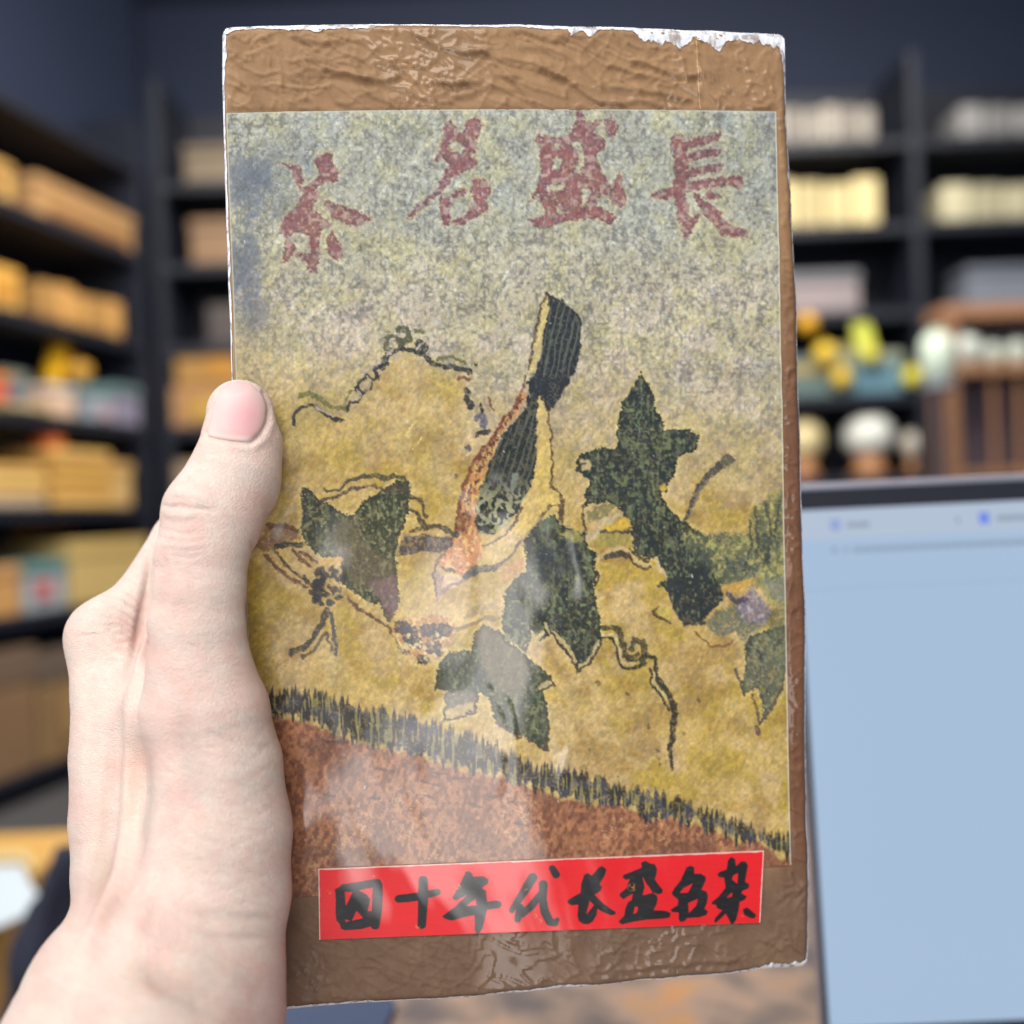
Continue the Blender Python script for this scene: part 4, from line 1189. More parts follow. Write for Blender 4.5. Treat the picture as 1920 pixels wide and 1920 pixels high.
for L in ([(130, 1630), (280, 1600)], [(380, 1420), (385, 1560), (360, 1575), (330, 1540)], [(540, 1645), (640, 1705), (715, 1765), (720, 1700)], [(750, 1740), (850, 1810), (942, 1860), (950, 1650)], [(900, 1395), (1005, 1352), (940, 1270)], [(60, 1390), (85, 1330)]):
    stroke(ZE(L), 2.4, (84, 64, 56))
stroke(ZE([(880, 1370), (960, 1330)]), 4, (200, 184, 136), 0.85)
# --- right leaf
LR = dict(rough=2.2, ink=(36, 42, 42), tex=0.0, light=(112, 122, 84), th=.70)
fill(ZB([(590, 240), (640, 340), (690, 440), (700, 560), (770, 640), (760, 690), (850, 690), (960, 680), (1040, 740), (1000, 860), (880, 900), (860, 1020), (800, 1110), (790, 1180), (740, 1190), (800, 1300), (900, 1390), (1000, 1470), (1120, 1540), (1200, 1650), (1280, 1750), (1260, 1850), (1200, 1920), (800, 1920), (800, 1830), (700, 1700), (560, 1680), (520, 1560), (510, 1440), (440, 1350), (400, 1290), (300, 1250), (150, 1290), (140, 1240), (190, 1090), (100, 1010), (90, 930), (180, 860), (280, 830), (390, 850), (410, 650), (450, 480), (540, 330)]), (44, 52, 50), 1.0, **LR)
fill(ZF([(760, 300), (900, 260), (1080, 260), (1150, 300), (1220, 420), (1240, 520), (1150, 600), (1080, 680), (1000, 710), (930, 720), (870, 640), (830, 560), (800, 460), (720, 400), (790, 360)]), (44, 50, 50), 1.0, tex=0.0, light=(112, 122, 84), th=.70)
fill(ZB([(400, 1280), (300, 1260), (160, 1330), (180, 1440), (240, 1410), (330, 1370)]), (110, 110, 70), 0.8, tex=0.5)
fill(ZB([(120, 940), (180, 920), (200, 990), (130, 1010)]), (206, 186, 136), 0.8)
stroke(ZB([(595, 300), (590, 500), (575, 800), (570, 1000)]), 1.4, (118, 128, 100), 0.6)
stroke(ZB([(590, 700), (520, 600)]), 1.2, (118, 128, 100), 0.5)
fill(ZB([(730, 1130), (770, 1110), (790, 1160), (750, 1185)]), (190, 160, 72), 0.9)
stroke(ZB([(930, 1400), (1000, 1250), (1060, 1130), (1150, 1020), (1280, 920)]), (3, 6.5, 6, 7, 10), (60, 58, 62), 0.92)
stroke(ZB([(960, 1380), (1040, 1200), (1110, 1090)]), 2.4, (136, 128, 116), 0.6)
stroke(ZB([(1250, 900), (1350, 1000), (1420, 1060)]), 9, (118, 116, 82), 0.4, rough=4)
stroke(ZB([(430, 1350), (300, 1430), (180, 1550)]), (3, 5, 4), (190, 176, 138), 0.95)
stroke(ZB([(140, 960), (90, 1000), (190, 1080)]), 2.6, (58, 56, 54))
stroke(ZB([(140, 1290), (125, 1390)]), 2.6, (70, 66, 46))
fill(ZB([(290, 1450), (480, 1370), (505, 1400), (500, 1470), (300, 1490)]), (206, 172, 62), 0.85)
stroke(ZB([(280, 1490), (400, 1500), (500, 1480)]), 3, (66, 66, 58))
fill(ZB([(240, 1510), (400, 1500), (500, 1500), (520, 1600), (420, 1590), (330, 1620), (230, 1590)]), (150, 142, 80), 0.8, tex=0.5)
stroke(ZB([(240, 1700), (330, 1645), (420, 1612), (490, 1640), (550, 1720), (660, 1760)]), 4, (190, 168, 116), 0.95)
stroke(ZB([(330, 1680), (420, 1665), (490, 1680)]), 6.5, (64, 58, 60))
stroke(ZB([(490, 1690), (560, 1755), (660, 1775)]), 2.4, (84, 66, 52))
stroke(ZB([(500, 1620), (570, 1700), (650, 1720)]), 3, (66, 62, 48))
stroke(ZB([(700, 1700), (740, 1790), (790, 1840)]), 3, (190, 172, 130))
fill(ZF([(700, 620), (760, 560), (820, 570), (830, 660), (800, 690)]), (186, 166, 84), 0.85)
stroke(ZF([(730, 570), (690, 630), (760, 670), (820, 690)]), 2.8, (74, 58, 44))
stroke(ZF([(880, 650), (930, 715), (1010, 715), (1090, 690)]), 3.2, (54, 54, 54))
# --- right fuzzy foliage
GR = (104, 112, 78)
fill(ZB([(1520, 1250), (1620, 1170), (1760, 1150), (1780, 1920), (1280, 1920), (1200, 1700), (1100, 1580), (1250, 1550), (1420, 1500), (1450, 1350)]), GR, 0.7, soft=6, rough=4, tex=0.5, light=(176, 168, 96), th=.58)
fill(ZF([(900, 0), (1780, 0), (1780, 620), (1600, 560), (1500, 350), (1400, 380), (1250, 450), (1150, 300), (1020, 150)]), (100, 108, 82), 0.72, soft=6, rough=4, tex=0.5, light=(170, 164, 100), th=.6)
fill(ZF([(1390, 480), (1460, 420), (1540, 520), (1600, 600), (1560, 720), (1400, 700), (1320, 620)]), (108, 104, 128), 0.85, soft=5, rough=3, light=(168, 158, 160), th=.64)
fill(ZF([(1110, 700), (1180, 600), (1340, 560), (1400, 680), (1560, 720), (1500, 800), (1390, 860), (1330, 780), (1260, 810), (1180, 800)]), (92, 102, 90), 0.85, soft=4, rough=2, tex=0.3)
fill(ZF([(1400, 880), (1440, 800), (1560, 770), (1760, 700), (1760, 1000), (1700, 1200), (1640, 1330), (1530, 1490), (1550, 1350), (1500, 1200), (1400, 1260), (1370, 1150), (1400, 1100)]), (84, 94, 84), 0.9, soft=2.5, rough=2, tex=0.3, ink=(60, 66, 60), light=(130, 134, 100), th=.68)
for z_, L, c_ in ((ZB, [(1480, 1400), (1540, 1290), (1590, 1500), (1560, 1700), (1500, 1650)], (66, 76, 66)), (ZB, [(1620, 1250), (1700, 1200), (1700, 1600), (1640, 1640)], (74, 84, 70)), (ZB, [(1120, 1520), (1250, 1500), (1330, 1560), (1230, 1610)], (54, 64, 62)),
                  (ZF, [(1180, 200), (1350, 180), (1500, 260), (1480, 340), (1300, 300)], (60, 72, 74)), (ZF, [(1530, 0), (1610, 0), (1590, 260), (1540, 200)], (62, 70, 66)), (ZF, [(1180, 300), (1380, 300), (1460, 350), (1300, 420)], (84, 92, 78)), (ZF, [(960, 60), (1080, 120), (1200, 260), (1100, 300)], (58, 66, 62)),
                  (ZF, [(1540, 380), (1740, 330), (1740, 560), (1620, 500)], (124, 126, 118)), (ZF, [(1560, 620), (1740, 560), (1740, 800), (1600, 780)], (80, 88, 68))):
    fill(z_(L), c_, 0.75, soft=6, rough=4, tex=0.25)
for L in ([(1480, 1300), (1500, 1500), (1490, 1700)], [(1560, 1250), (1600, 1500), (1570, 1750)], [(1700, 1200), (1640, 1450), (1600, 1600), (1540, 1760)], [(1440, 1400), (1450, 1600), (1400, 1800)]):
    stroke(ZB(L), 2.6, (58, 64, 58), 0.8)
stroke(ZF([(1280, 480), (1330, 540), (1400, 520)]), 5, (70, 62, 80))
stroke(ZF([(1250, 430), (1330, 420), (1450, 380)]), (5, 9, 6), (196, 156, 74), 0.8)
stroke(ZF([(1010, 780), (1110, 850), (1160, 890), (1250, 890), (1310, 830)]), 2.6, (128, 92, 58))
stroke(ZF([(1330, 1060), (1370, 1180), (1400, 1265)]), 2.8, (84, 74, 70))
stroke(ZF([(1465, 1260), (1500, 1400), (1522, 1490), (1600, 1400), (1690, 1220)]), 2.6, (84, 70, 60))
stroke(ZF([(1495, 1520), (1512, 1560)]), 4.5, (100, 76, 74))
# --- tendril with curl
TD = (38, 40, 38)
for L, r, c in (([(270, 820), (370, 820), (405, 880), (412, 990), (450, 1050), (540, 1055), (620, 1025)], 3.0, TD), ([(290, 735), (400, 735), (440, 830), (465, 950), (520, 980), (570, 940)], (5, 6, 6, 5), (62, 62, 44)), ([(510, 900), (545, 825), (600, 850), (625, 930), (600, 1000)], 5.5, (66, 66, 44)), ([(480, 990), (560, 1000), (600, 960)], 3, TD),
                ([(640, 960), (700, 985), (705, 1100), (760, 1200), (840, 1320), (855, 1400), (842, 1550), (820, 1700), (832, 1850)], (5, 4, 4.5, 6.5, 6, 6, 6, 5.5, 2), TD), ([(668, 1060), (680, 1190), (740, 1270), (812, 1370)], 2.6, TD), ([(295, 790), (390, 800), (420, 900), (450, 1010), (540, 1030)], 2, (198, 180, 130)), ([(690, 1080), (700, 1180), (770, 1270)], 2.2, (190, 178, 124)), ([(870, 1405), (880, 1410)], 3, TD)):
    stroke(ZF(L), r, c)
for x, y, r_ in ((640, 1500, 5), (915, 1555, 3.5), (720, 1700, 3), (735, 1800, 3.6), (725, 1750, 2.5), (250, 1165, 4), (480, 1245, 4), (1040, 1295, 3), (180, 1680, 2.4), (400, 1890, 2)):
    stroke(ZF([(x, y), (x + 8, y + 6)]), r_, (92, 74, 52), 0.8)
# --- earth and grass band
gt = ZG([(60, 180), (240, 190), (400, 210), (600, 290), (800, 330), (1000, 380), (1200, 440), (1400, 490), (1600, 580), (1800, 680)]) + ZH([(0, 110), (200, 130), (400, 190), (600, 250), (800, 290), (1000, 350), (1200, 420), (1400, 500), (1600, 560), (1770, 610)])
gb = ZG([(60, 380), (280, 430), (560, 530), (640, 570), (1000, 640), (1200, 720), (1400, 760), (1640, 810), (1800, 870)]) + ZH([(0, 280), (150, 350), (380, 400), (620, 390), (800, 510), (930, 490), (1100, 530), (1300, 600), (1400, 660), (1560, 650), (1700, 780), (1770, 750)])
gt, gb = np.array(sorted(gt)), np.array(sorted(gb))
yt = np.interp(X, gt[:, 0], gt[:, 1])
yb = np.interp(X, gb[:, 0], gb[:, 1])
ea = sstep(-5, 4, Y - yb + 9 * (vnoise(X / 9, Y * 0, 281) - 0.5))
et = mixc(np.broadcast_to(L3((164, 112, 80)), X.shape + (3,)), np.broadcast_to(L3((126, 82, 62)), X.shape + (3,)), sstep(0.40, 0.62, 0.55 * fbm((X + 0.35 * Y) / 6, Y / 17, 283, 3) + 0.45 * g2))
et = mixc(et, np.broadcast_to(L3((188, 146, 98)), X.shape + (3,)), 0.6 * sstep(0.58, 0.76, 0.6 * vnoise(X / 6, Y / 12, 285) + 0.4 * g1) * sstep(0.4, 0.6, fbm(X / 90, Y / 90, 287, 2)))
et = mixc(et, np.broadcast_to(L3((100, 68, 56)), X.shape + (3,)), 0.55 * sstep(0.56, 0.72, fbm(X / 60, Y / 40, 289, 4)))
col = mixc(col, et, ea)
blade = vnoise(X / 3.6 + 0.1 * (Y - yt) / 5, Y * 0 + 3, 291)
blade2 = vnoise(X / 3.2, Y / 30, 293)
yt2 = yt + 22 * (blade - 0.34) + 8 * (blade2 - 0.5)
yb2 = yb - 30 * (vnoise(X / 5.0, Y * 0 + 9, 295) - 0.4)
gm = sstep(-6, 5, Y - yt2 + 16 * (MOT - 0.5)) * sstep(6, -5, Y - yb2 + 16 * (MOT - 0.5))
gcol = mixc(np.broadcast_to(L3((40, 44, 46)), X.shape + (3,)), np.broadcast_to(L3((146, 138, 90)), X.shape + (3,)), sstep(0.60, 0.74, blade2) * 0.75)
gcol = mixc(gcol, np.broadcast_to(L3((66, 72, 92)), X.shape + (3,)), 0.5 * sstep(0.5, 0.7, vnoise(X / 14, Y / 14, 297)))
col = mixc(col, gcol, 0.96 * gm * (1 - 0.3 * sstep(0.5, 0.78, MOT)))
for L in ([(750, 730), (880, 760)], [(1160, 770), (1250, 780)], [(1280, 800), (1420, 810)], [(1080, 830), (1200, 860)], [(1060, 920), (1150, 945)], [(720, 935), (790, 945)], [(1540, 930), (1590, 935)], [(1670, 970), (1710, 970)], [(400, 550), (560, 560)], [(400, 920), (470, 930)], [(1400, 980), (1500, 1010)], [(1400, 1300), (1460, 1320)], [(1720, 1110), (1800, 1140)]):
    stroke(ZG(L), (2.2, 4.2, 2.4), (66, 54, 50), 0.75)
# even the ink tone with paper grain, faint scratches and dust
lumi = np.exp(0.60 * (fbm((X + 0.4 * Y) / 5.2, Y / 7, 305, 2) - 0.5) + 0.34 * (fbm(X / 45, Y / 45, 309, 3) - 0.5) + 0.20 * (g1 - 0.5))
col = col * lumi[..., None]
cshift = (fbm(X / 5, Y / 5, 307, 2) - 0.5)[..., None]
col = col * (1 + cshift * np.array([0.16, 0.05, -0.22], np.float32))
col = col * (0.95 + 0.1 * g1[..., None]) * (0.95 + 0.1 * fbm(X / 2.0, Y / 2.0, 299, 2)[..., None])
for L in (([(1085, 1150), (1145, 1065)]), ([(1180, 1215), (1218, 1180)])):
    stroke(ZA(L), 0.9, (240, 216, 150), 1.0, soft=0.8, rough=0)
for k in range(150):
    x, y = rr.uniform(440, 1470), rr.uniform(215, 1600)
    a = rr.uniform(0, 3.14)
    l_ = rr.uniform(0.5, 5) if k % 5 == 0 else 0.5
    stroke([(x, y), (x + l_ * math.cos(a), y + l_ * math.sin(a))], rr.uniform(0.5, 0.95), (232, 230, 220), rr.uniform(0.4, 0.95), soft=0.9, rough=0)
edge_l = np.minimum(np.minimum(s, 1 - s) * 1040, t * 1430)
col = mixc(col, np.broadcast_to(L3((206, 202, 182)), X.shape + (3,)), 0.75 * sstep(3.5, 1.0, edge_l))
# relief: the sheet lies flat with a few soft buckles at the right and the upper left
hp = np.full(X.shape, 0.34, np.float32) + 0.16 * (fbm(X / 130, Y / 130, 301, 3) - 0.5)
for L, a, w in (([(1300, 640), (1360, 680), (1420, 700), (1470, 690)], .5, 22), ([(1370, 800), (1470, 760)], .4, 18), ([(1330, 560), (1400, 500), (1468, 470)], .45, 20), ([(1450, 290), (1400, 400), (1410, 470)], .35, 18), ([(540, 212), (580, 280), (610, 340)], .4, 14), ([(490, 260), (530, 380)], .3, 16), ([(1280, 600), (1380, 610), (1470, 560)], .3, 14), ([(1420, 860), (1470, 850)], .3, 14)):
    hp += a * np.exp(-(line_sd(X, Y, np.array(L), 0) / w) ** 2)
fade = sstep(0.0, 14, edge_l)
hp = hp * (0.72 + 0.28 * fade)
P = loc(U, V, hp * 0.001)
Pf = P.reshape(-1, 3)
per = np.concatenate([np.arange(nxp), np.arange(1, nyp) * nxp + nxp - 1, (nyp - 1) * nxp + np.arange(nxp - 2, -1, -1), np.arange(nyp - 2, 0, -1) * nxp])
sk = Pf[per].copy()
sk[:, 1] += 0.00022
n0 = len(Pf)
cur = n0 + np.arange(len(per))
Vp = np.concatenate([Pf, sk])
Qp = np.concatenate([grid_quads(nyp, nxp), np.stack([per, cur, np.roll(cur, -1), np.roll(per, -1)], 1)])
cc = np.concatenate([col.reshape(-1, 3), np.tile(L3((200, 194, 172)), (len(per), 1))])
PRM = film_mat('old_print_paper', 0.7, coat_r=0.075, bump_s=0.16, base_noise=0.12)
link('print_sheet', mesh_np('print_sheet', Vp, Qp, np.clip(cc, 0, 1)), PRM, brick, True, label='faded print of a bird among leaves with four red brush characters on top')

# ------------------------------------------------------------------ red paper slip with brush writing
LQ = px2uv([(597, 1627), (1431, 1593), (1424, 1728), (599, 1760)])
nxl, nyl = 780, 130
s, t = np.meshgrid(np.linspace(0, 1, nxl), np.linspace(0, 1, nyl))
q = (LQ[0] * ((1 - s) * (1 - t))[..., None] + LQ[1] * (s * (1 - t))[..., None] + LQ[2] * (s * t)[..., None] + LQ[3] * ((1 - s) * t)[..., None])
U, V = q[..., 0], q[..., 1]
X, Y = uv2px(U, V)
XW = X + 0.7 * (fbm(X / 6, Y / 6, 311, 2) - 0.5)
YW = Y + 0.7 * (fbm(X / 6, Y / 6, 313, 2) - 0.5)
col = np.broadcast_to(L3((226, 28, 36)), X.shape + (3,)) * (0.94 + 0.10 * fbm(X / 30, Y / 1.6, 315, 3)[..., None]) * (0.97 + 0.06 * fbm(X / 3, Y / 3, 317, 2)[..., None])
ink = np.full(X.shape, 1e3, np.float32)


def ch(z, poly, gaps=()):
    global ink
    d = poly_sd(XW, YW, np.asarray(z(poly)))
    for g_ in gaps: d = np.maximum(d, -poly_sd(XW, YW, np.asarray(z(g_))))
    ink = np.minimum(ink, d)


def br(L, r):
    global ink
    ink = np.minimum(ink, line_sd(XW, YW, np.asarray(L), r))


ch(Z4, [(170, 345), (210, 325), (235, 300), (380, 280), (510, 255), (560, 258), (585, 300), (587, 400), (580, 520), (570, 600), (555, 680), (525, 695), (490, 685), (480, 668), (400, 690), (330, 695), (260, 700), (225, 685), (210, 640), (185, 615), (178, 540), (180, 430)],
   [[(262, 370), (322, 372), (270, 480)], [(385, 355), (495, 335), (485, 530), (460, 530), (480, 430), (450, 390)], [(360, 535), (410, 590), (325, 612)], [(265, 608), (295, 614), (268, 624)]])
br(Z4([(720, 428), (800, 420), (930, 400), (1050, 370)]), (8.0, 8.5, 8.0, 7.0))
br(Z4([(930, 272), (928, 450), (918, 650)]), (9.6, 10, 8.6))
ch(Z4, [(1290, 195), (1320, 188), (1350, 210), (1360, 235), (1450, 232), (1490, 260), (1490, 295), (1435, 335), (1470, 360), (1478, 450), (1560, 437), (1600, 455), (1608, 485), (1580, 510), (1475, 525), (1465, 580), (1440, 680), (1410, 725), (1385, 725), (1368, 690), (1368, 610), (1365, 570), (1270, 590), (1170, 618), (1110, 600), (1090, 575), (1150, 530), (1210, 485), (1260, 435), (1295, 400), (1240, 430), (1210, 443), (1180, 430), (1180, 405), (1220, 340), (1260, 260)], [[(1300, 488), (1375, 435), (1385, 480)]])
br([(998, 1644), (981, 1672), (959, 1705)], (9.5, 8.5, 6))
br([(975, 1700), (970, 1722)], (8, 7))
br([(978, 1712), (996, 1697), (1014, 1674)], (7.5, 8, 7))
br([(1018, 1657), (1017, 1685), (1021, 1708), (1030, 1726), (1040, 1729), (1044, 1723)], (9, 8, 9, 8.5, 7, 5))
br([(1035, 1627), (1042, 1638)], (7, 8))
ch(Z5, [(375, 260), (410, 245), (440, 265), (500, 195), (530, 185), (565, 215), (555, 260), (510, 340), (530, 360), (520, 395), (470, 430), (530, 490), (600, 545), (645, 570), (640, 595), (600, 603), (540, 580), (490, 550), (485, 600), (450, 655), (410, 680), (370, 675), (330, 650), (318, 600), (325, 515), (270, 520), (235, 495), (240, 470), (290, 440), (345, 410), (350, 340)], [[(425, 485), (455, 515), (400, 585)]])
ch(Z5, [(850, 160), (890, 140), (930, 165), (970, 170), (990, 215), (985, 260), (970, 300), (1000, 345), (1035, 380), (1035, 415), (1000, 428), (960, 415), (985, 430), (995, 465), (985, 510), (960, 555), (1060, 560), (1105, 580), (1095, 620), (1040, 630), (900, 640), (800, 655), (690, 680), (660, 655), (680, 630), (710, 600), (720, 540), (740, 490), (770, 470), (780, 425), (740, 445), (705, 470), (670, 440), (675, 415), (730, 370), (740, 335), (755, 300), (720, 305), (697, 285), (705, 260), (780, 230), (855, 200)],
   [[(870, 285), (890, 330), (920, 370), (945, 410), (870, 430), (885, 360)], [(805, 530), (825, 535), (815, 575), (790, 585)]])
ch(Z5, [(1230, 200), (1265, 180), (1300, 200), (1300, 250), (1350, 250), (1395, 275), (1395, 310), (1360, 385), (1400, 400), (1415, 440), (1405, 500), (1385, 545), (1415, 565), (1400, 600), (1340, 620), (1240, 627), (1215, 655), (1180, 658), (1165, 635), (1165, 580), (1110, 575), (1098, 550), (1155, 515), (1160, 470), (1115, 435), (1105, 410), (1130, 370), (1180, 310)],
   [[(1180, 410), (1210, 375), (1280, 340), (1240, 410)], [(1250, 500), (1325, 465), (1310, 520), (1255, 575)]])
ch(Z5, [(1575, 140), (1605, 108), (1640, 130), (1650, 185), (1690, 145), (1730, 150), (1750, 185), (1735, 260), (1725, 320), (1760, 340), (1755, 375), (1700, 400), (1695, 415), (1740, 440), (1725, 470), (1680, 490), (1670, 560), (1650, 640), (1620, 680), (1600, 670), (1560, 590), (1530, 620), (1480, 665), (1460, 655), (1470, 620), (1525, 560), (1485, 540), (1475, 515), (1440, 510), (1440, 490), (1500, 440), (1555, 370), (1545, 290), (1500, 285), (1485, 255), (1510, 235), (1565, 215)],
   [[(1625, 270), (1660, 252), (1655, 330), (1615, 300)], [(1575, 450), (1612, 415), (1610, 440)]])
ch(Z5, [(1700, 550), (1740, 530), (1790, 570), (1818, 600), (1800, 630), (1760, 625), (1710, 595)])
m = sstep(0.9, -0.9, ink + 0.5)
dry = sstep(0.5, 0.8, fbm(X / 16, Y / 5, 319, 3))
inkc = mixc(np.broadcast_to(L3((24, 23, 28)), X.shape + (3,)), np.broadcast_to(L3((36, 35, 40)), X.shape + (3,)), dry)
col = mixc(col, inkc, m)
col = col * (0.93 + 0.14 * fbm(X / 70, Y / 40, 329, 3)[..., None])
# worn golden dust spots and the white torn paper edge
for x, y, r_ in ((615, 1673, 9), (783, 1735, 7), (702, 1641, 7), (858, 1660, 8), (985, 1668, 7), (1003, 1716, 6), (1184, 1662, 11), (735, 1645, 4), (1390, 1717, 4), (1012, 1725, 6)):
    d = np.hypot(X - x, (Y - y) * 1.1) / r_
    col = mixc(col, np.broadcast_to(L3((206, 140, 74)), X.shape + (3,)), 0.55 * sstep(1, 0.3, d) * sstep(0.5, 0.66, vnoise(X / 3, Y / 3, 321)))
tw = (t * 137)
col = mixc(col, np.broadcast_to(L3((238, 206, 196)), X.shape + (3,)), 0.9 * sstep(3.4, 1.8, tw + 2.5 * (fbm(X / 14, Y * 0, 323, 3) - 0.5)))
col = mixc(col, np.broadcast_to(L3((240, 220, 210)), X.shape + (3,)), 0.8 * sstep(2.2, 1.0, np.minimum(s, 1 - s) * 834 + (vnoise(X * 0, Y / 5, 325) - 0.5)))
hl = 0.62 + 0.08 * (fbm(X / 60, Y / 60, 331, 2) - 0.5)
Pf = loc(U, V, hl * 0.001).reshape(-1, 3)
per = np.concatenate([np.arange(nxl), np.arange(1, nyl) * nxl + nxl - 1, (nyl - 1) * nxl + np.arange(nxl - 2, -1, -1), np.arange(nyl - 2, 0, -1) * nxl])
sk = Pf[per].copy()
sk[:, 1] += 0.00055
cur = len(Pf) + np.arange(len(per))
me = mesh_np('red_slip', np.concatenate([Pf, sk]), np.concatenate([grid_quads(nyl, nxl), np.stack([per, cur, np.roll(cur, -1), np.roll(per, -1)], 1)]),
             np.clip(np.concatenate([col.reshape(-1, 3), np.tile(L3((226, 190, 180)), (len(per), 1))]), 0, 1))
link('red_slip', me, film_mat('red_slip_paper', 0.55, coat_r=0.12, bump_s=0.12), brick, True, label='red paper slip with eight black brush characters')

# ------------------------------------------------------------------ white heat-shrunk film rim
FR = bpy.data.materials.new('frosted_film_rim')
FR.use_nodes = True
b = FR.node_tree.nodes['Principled BSDF']
tcn = FR.node_tree.nodes.new('ShaderNodeTexCoord')
fn = FR.node_tree.nodes.new('ShaderNodeTexNoise')
fn.inputs['Scale'].default_value = 700
FR.node_tree.links.new(tcn.outputs['Object'], fn.inputs['Vector'])
fb = FR.node_tree.nodes.new('ShaderNodeBump')
fb.inputs['Strength'].default_value = 0.4
fb.inputs['Distance'].default_value = 0.0006
FR.node_tree.links.new(fn.outputs['Fac'], fb.inputs['Height'])
FR.node_tree.links.new(fb.outputs['Normal'], b.inputs['Normal'])
b.inputs['Base Color'].default_value = (0.74, 0.75, 0.80, 1)
b.inputs['Roughness'].default_value = 0.25
f2 = FR.node_tree.nodes.new('ShaderNodeTexNoise')
f2.inputs['Scale'].default_value = 420
f2.inputs['Detail'].default_value = 5
FR.node_tree.links.new(tcn.outputs['Object'], f2.inputs['Vector'])
fm = FR.node_tree.nodes.new('ShaderNodeMapRange')
fm.inputs['From Min'].default_value = 0.34
fm.inputs['From Max'].default_value = 0.50
fm.inputs['To Min'].default_value = 0.35
FR.node_tree.links.new(f2.outputs['Fac'], fm.inputs['Value'])
FR.node_tree.links.new(fm.outputs['Result'], b.inputs['Alpha'])
b.inputs['Subsurface Weight'].default_value = 0.0


def rim_strip(name, side, widths, n=420, out=0.0002):
    """ribbon along one edge: inner border follows traced widths (px), outer border folds over the rim"""
    k = np.linspace(0, 1, n)
    if side in ('top', 'bottom'):
        s_, t_ = k, np.full(n, 0.0 if side == 'top' else 1.0)
    else:
        s_, t_ = np.full(n, 0.0 if side == 'left' else 1.0), k
    S_, T_ = round_corner(s_, t_)
    u0, v0 = outline(S_, T_)
    pos = np.array([w[0] for w in widths], float)
    wid = np.array([w[1] for w in widths], float)
    x_, y_ = uv2px(u0, v0)
    w_ = np.interp(x_ if side in ('top', 'bottom') else y_, pos, wid) / 7000.0
    w_ = np.maximum(w_ * (0.45 + 1.1 * fbm(k * 75, k * 0 + 3, 341 + len(side), 4, 0.7)), 0.00012)
    dx, dy = {'top': (0, 1), 'bottom': (0, -1), 'left': (1, 0), 'right': (-1, 0)}[side]
    rows = []
    for f_, wv in ((1.0, None), (0.55, 0.25), (0.2, 0.5), (0.0, 0.2)):
        u_, v_ = u0 + dx * w_ * f_, v0 + dy * w_ * f_
        hh_ = paper_height(u_, v_)[0]
        ed = w_ * f_
        rim_ = 0.0016 - np.sqrt(np.maximum(0.0016 ** 2 - np.maximum(0.0016 - ed, 0) ** 2, 0))
        lift = 0.00018 + (0 if wv is None else wv * 0.0005 * fbm(k * 50, k * 0 + 9, 351, 2))
        rows.append(loc(u_ - dx * out * (1 - f_), v_ - dy * out * (1 - f_), hh_ * sstep(0, 0.002, ed) - rim_ + lift))
    r4 = rows[-1].copy()
    r4[:, 1] = 0.006
    r5 = rows[-1].copy()
    r5[:, 1] = BT - 0.002
    rows += [r4, r5]
    Pm = np.stack(rows)
    link(name, mesh_np(name, Pm.reshape(-1, 3), grid_quads(len(rows), n)), FR, brick, True)


rim_strip('film_rim', 'top', [(416, 12), (480, 6), (520, 9), (600, 13), (640, 9), (690, 12), (740, 3), (900, 5), (960, 6), (1040, 10), (1064, 8), (1068, 20), (1090, 10), (1105, 22), (1125, 8), (1190, 9), (1205, 24), (1240, 34), (1270, 33), (1300, 22), (1330, 30), (1345, 37), (1360, 24), (1385, 18), (1440, 22), (1471, 40)])
rim_strip('film_rim', 'right', [(60, 20), (120, 8), (200, 2), (240, 4), (300, 2), (330, 7), (345, 2), (400, 1.5), (600, 2), (900, 1.5), (1250, 4), (1270, 1.5), (1500, 2), (1640, 4), (1700, 2), (1780, 3), (1808, 10)])
rim_strip('film_rim', 'left', [(60, 8), (110, 9), (160, 4), (260, 3), (420, 4), (540, 4), (640, 3), (650, 1), (1900, 1)])
rim_strip('film_rim', 'bottom', [(480, 7), (700, 6), (720, 3), (950, 5), (1080, 8), (1120, 3), (1300, 4), (1400, 6), (1440, 12), (1515, 14)])
# ------------------------------------------------------------------ the hand (left hand, thumb in front, fingers behind)
def nd(px, py, z, r):
    """node: pixel, depth, radius in pixels -> camera-frame centre and radius in metres"""
    return ((px - 960) / F * z, (py - 960) / F * z, z, r / F * z)


CH_ = []            # (nodes, depth squash, blend)


def chain(L, sq=1.0, k=0.006):
    CH_.append((np.array([nd(*a) for a in L], np.float32), sq, k))


# thumb: tip to the base
chain([(450, 774, .2596, 62), (451, 830, .2588, 72), (440, 885, .2570, 82), (399, 966, .2535, 93), (382, 1030, .2510, 84), (377, 1100, .2500, 81), (372, 1180, .2502, 86), (374, 1250, .2508, 95), (380, 1315, .2512, 104)], 0.82, 0.004)
chain([(474, 840, .2606, 50), (470, 920, .2596, 48), (440, 1000, .2566, 34)], 0.9, 0.003)
# ball of the thumb down to the wrist
chain([(392, 1365, .2528, 110), (405, 1440, .2524, 121), (410, 1560, .2514, 134), (404, 1680, .2500, 138), (396, 1790, .2452, 128), (396, 1900, .2405, 124)], 0.95, 0.008)
# index metacarpal edge of the hand
chain([(200, 1198, .2850, 70), (212, 1300, .2800, 73), (216, 1420, .2745, 78), (218, 1540, .2690, 80), (222, 1640, .2640, 80), (234, 1700, .2590, 78)], 1.0, 0.007)
# web between thumb and index
chain([(240, 1250, .2860, 70), (290, 1295, .2780, 82), (345, 1350, .2660, 92)], 1.0, 0.006)
# palm body
chain([(300, 1390, .2800, 120), (310, 1520, .2720, 130), (310, 1640, .2630, 126), (305, 1720, .2560, 122)], 1.0, 0.008)
chain([(270, 1330, .3120, 100), (290, 1480, .3000, 118), (310, 1640, .2800, 120)], 1.0, 0.008)
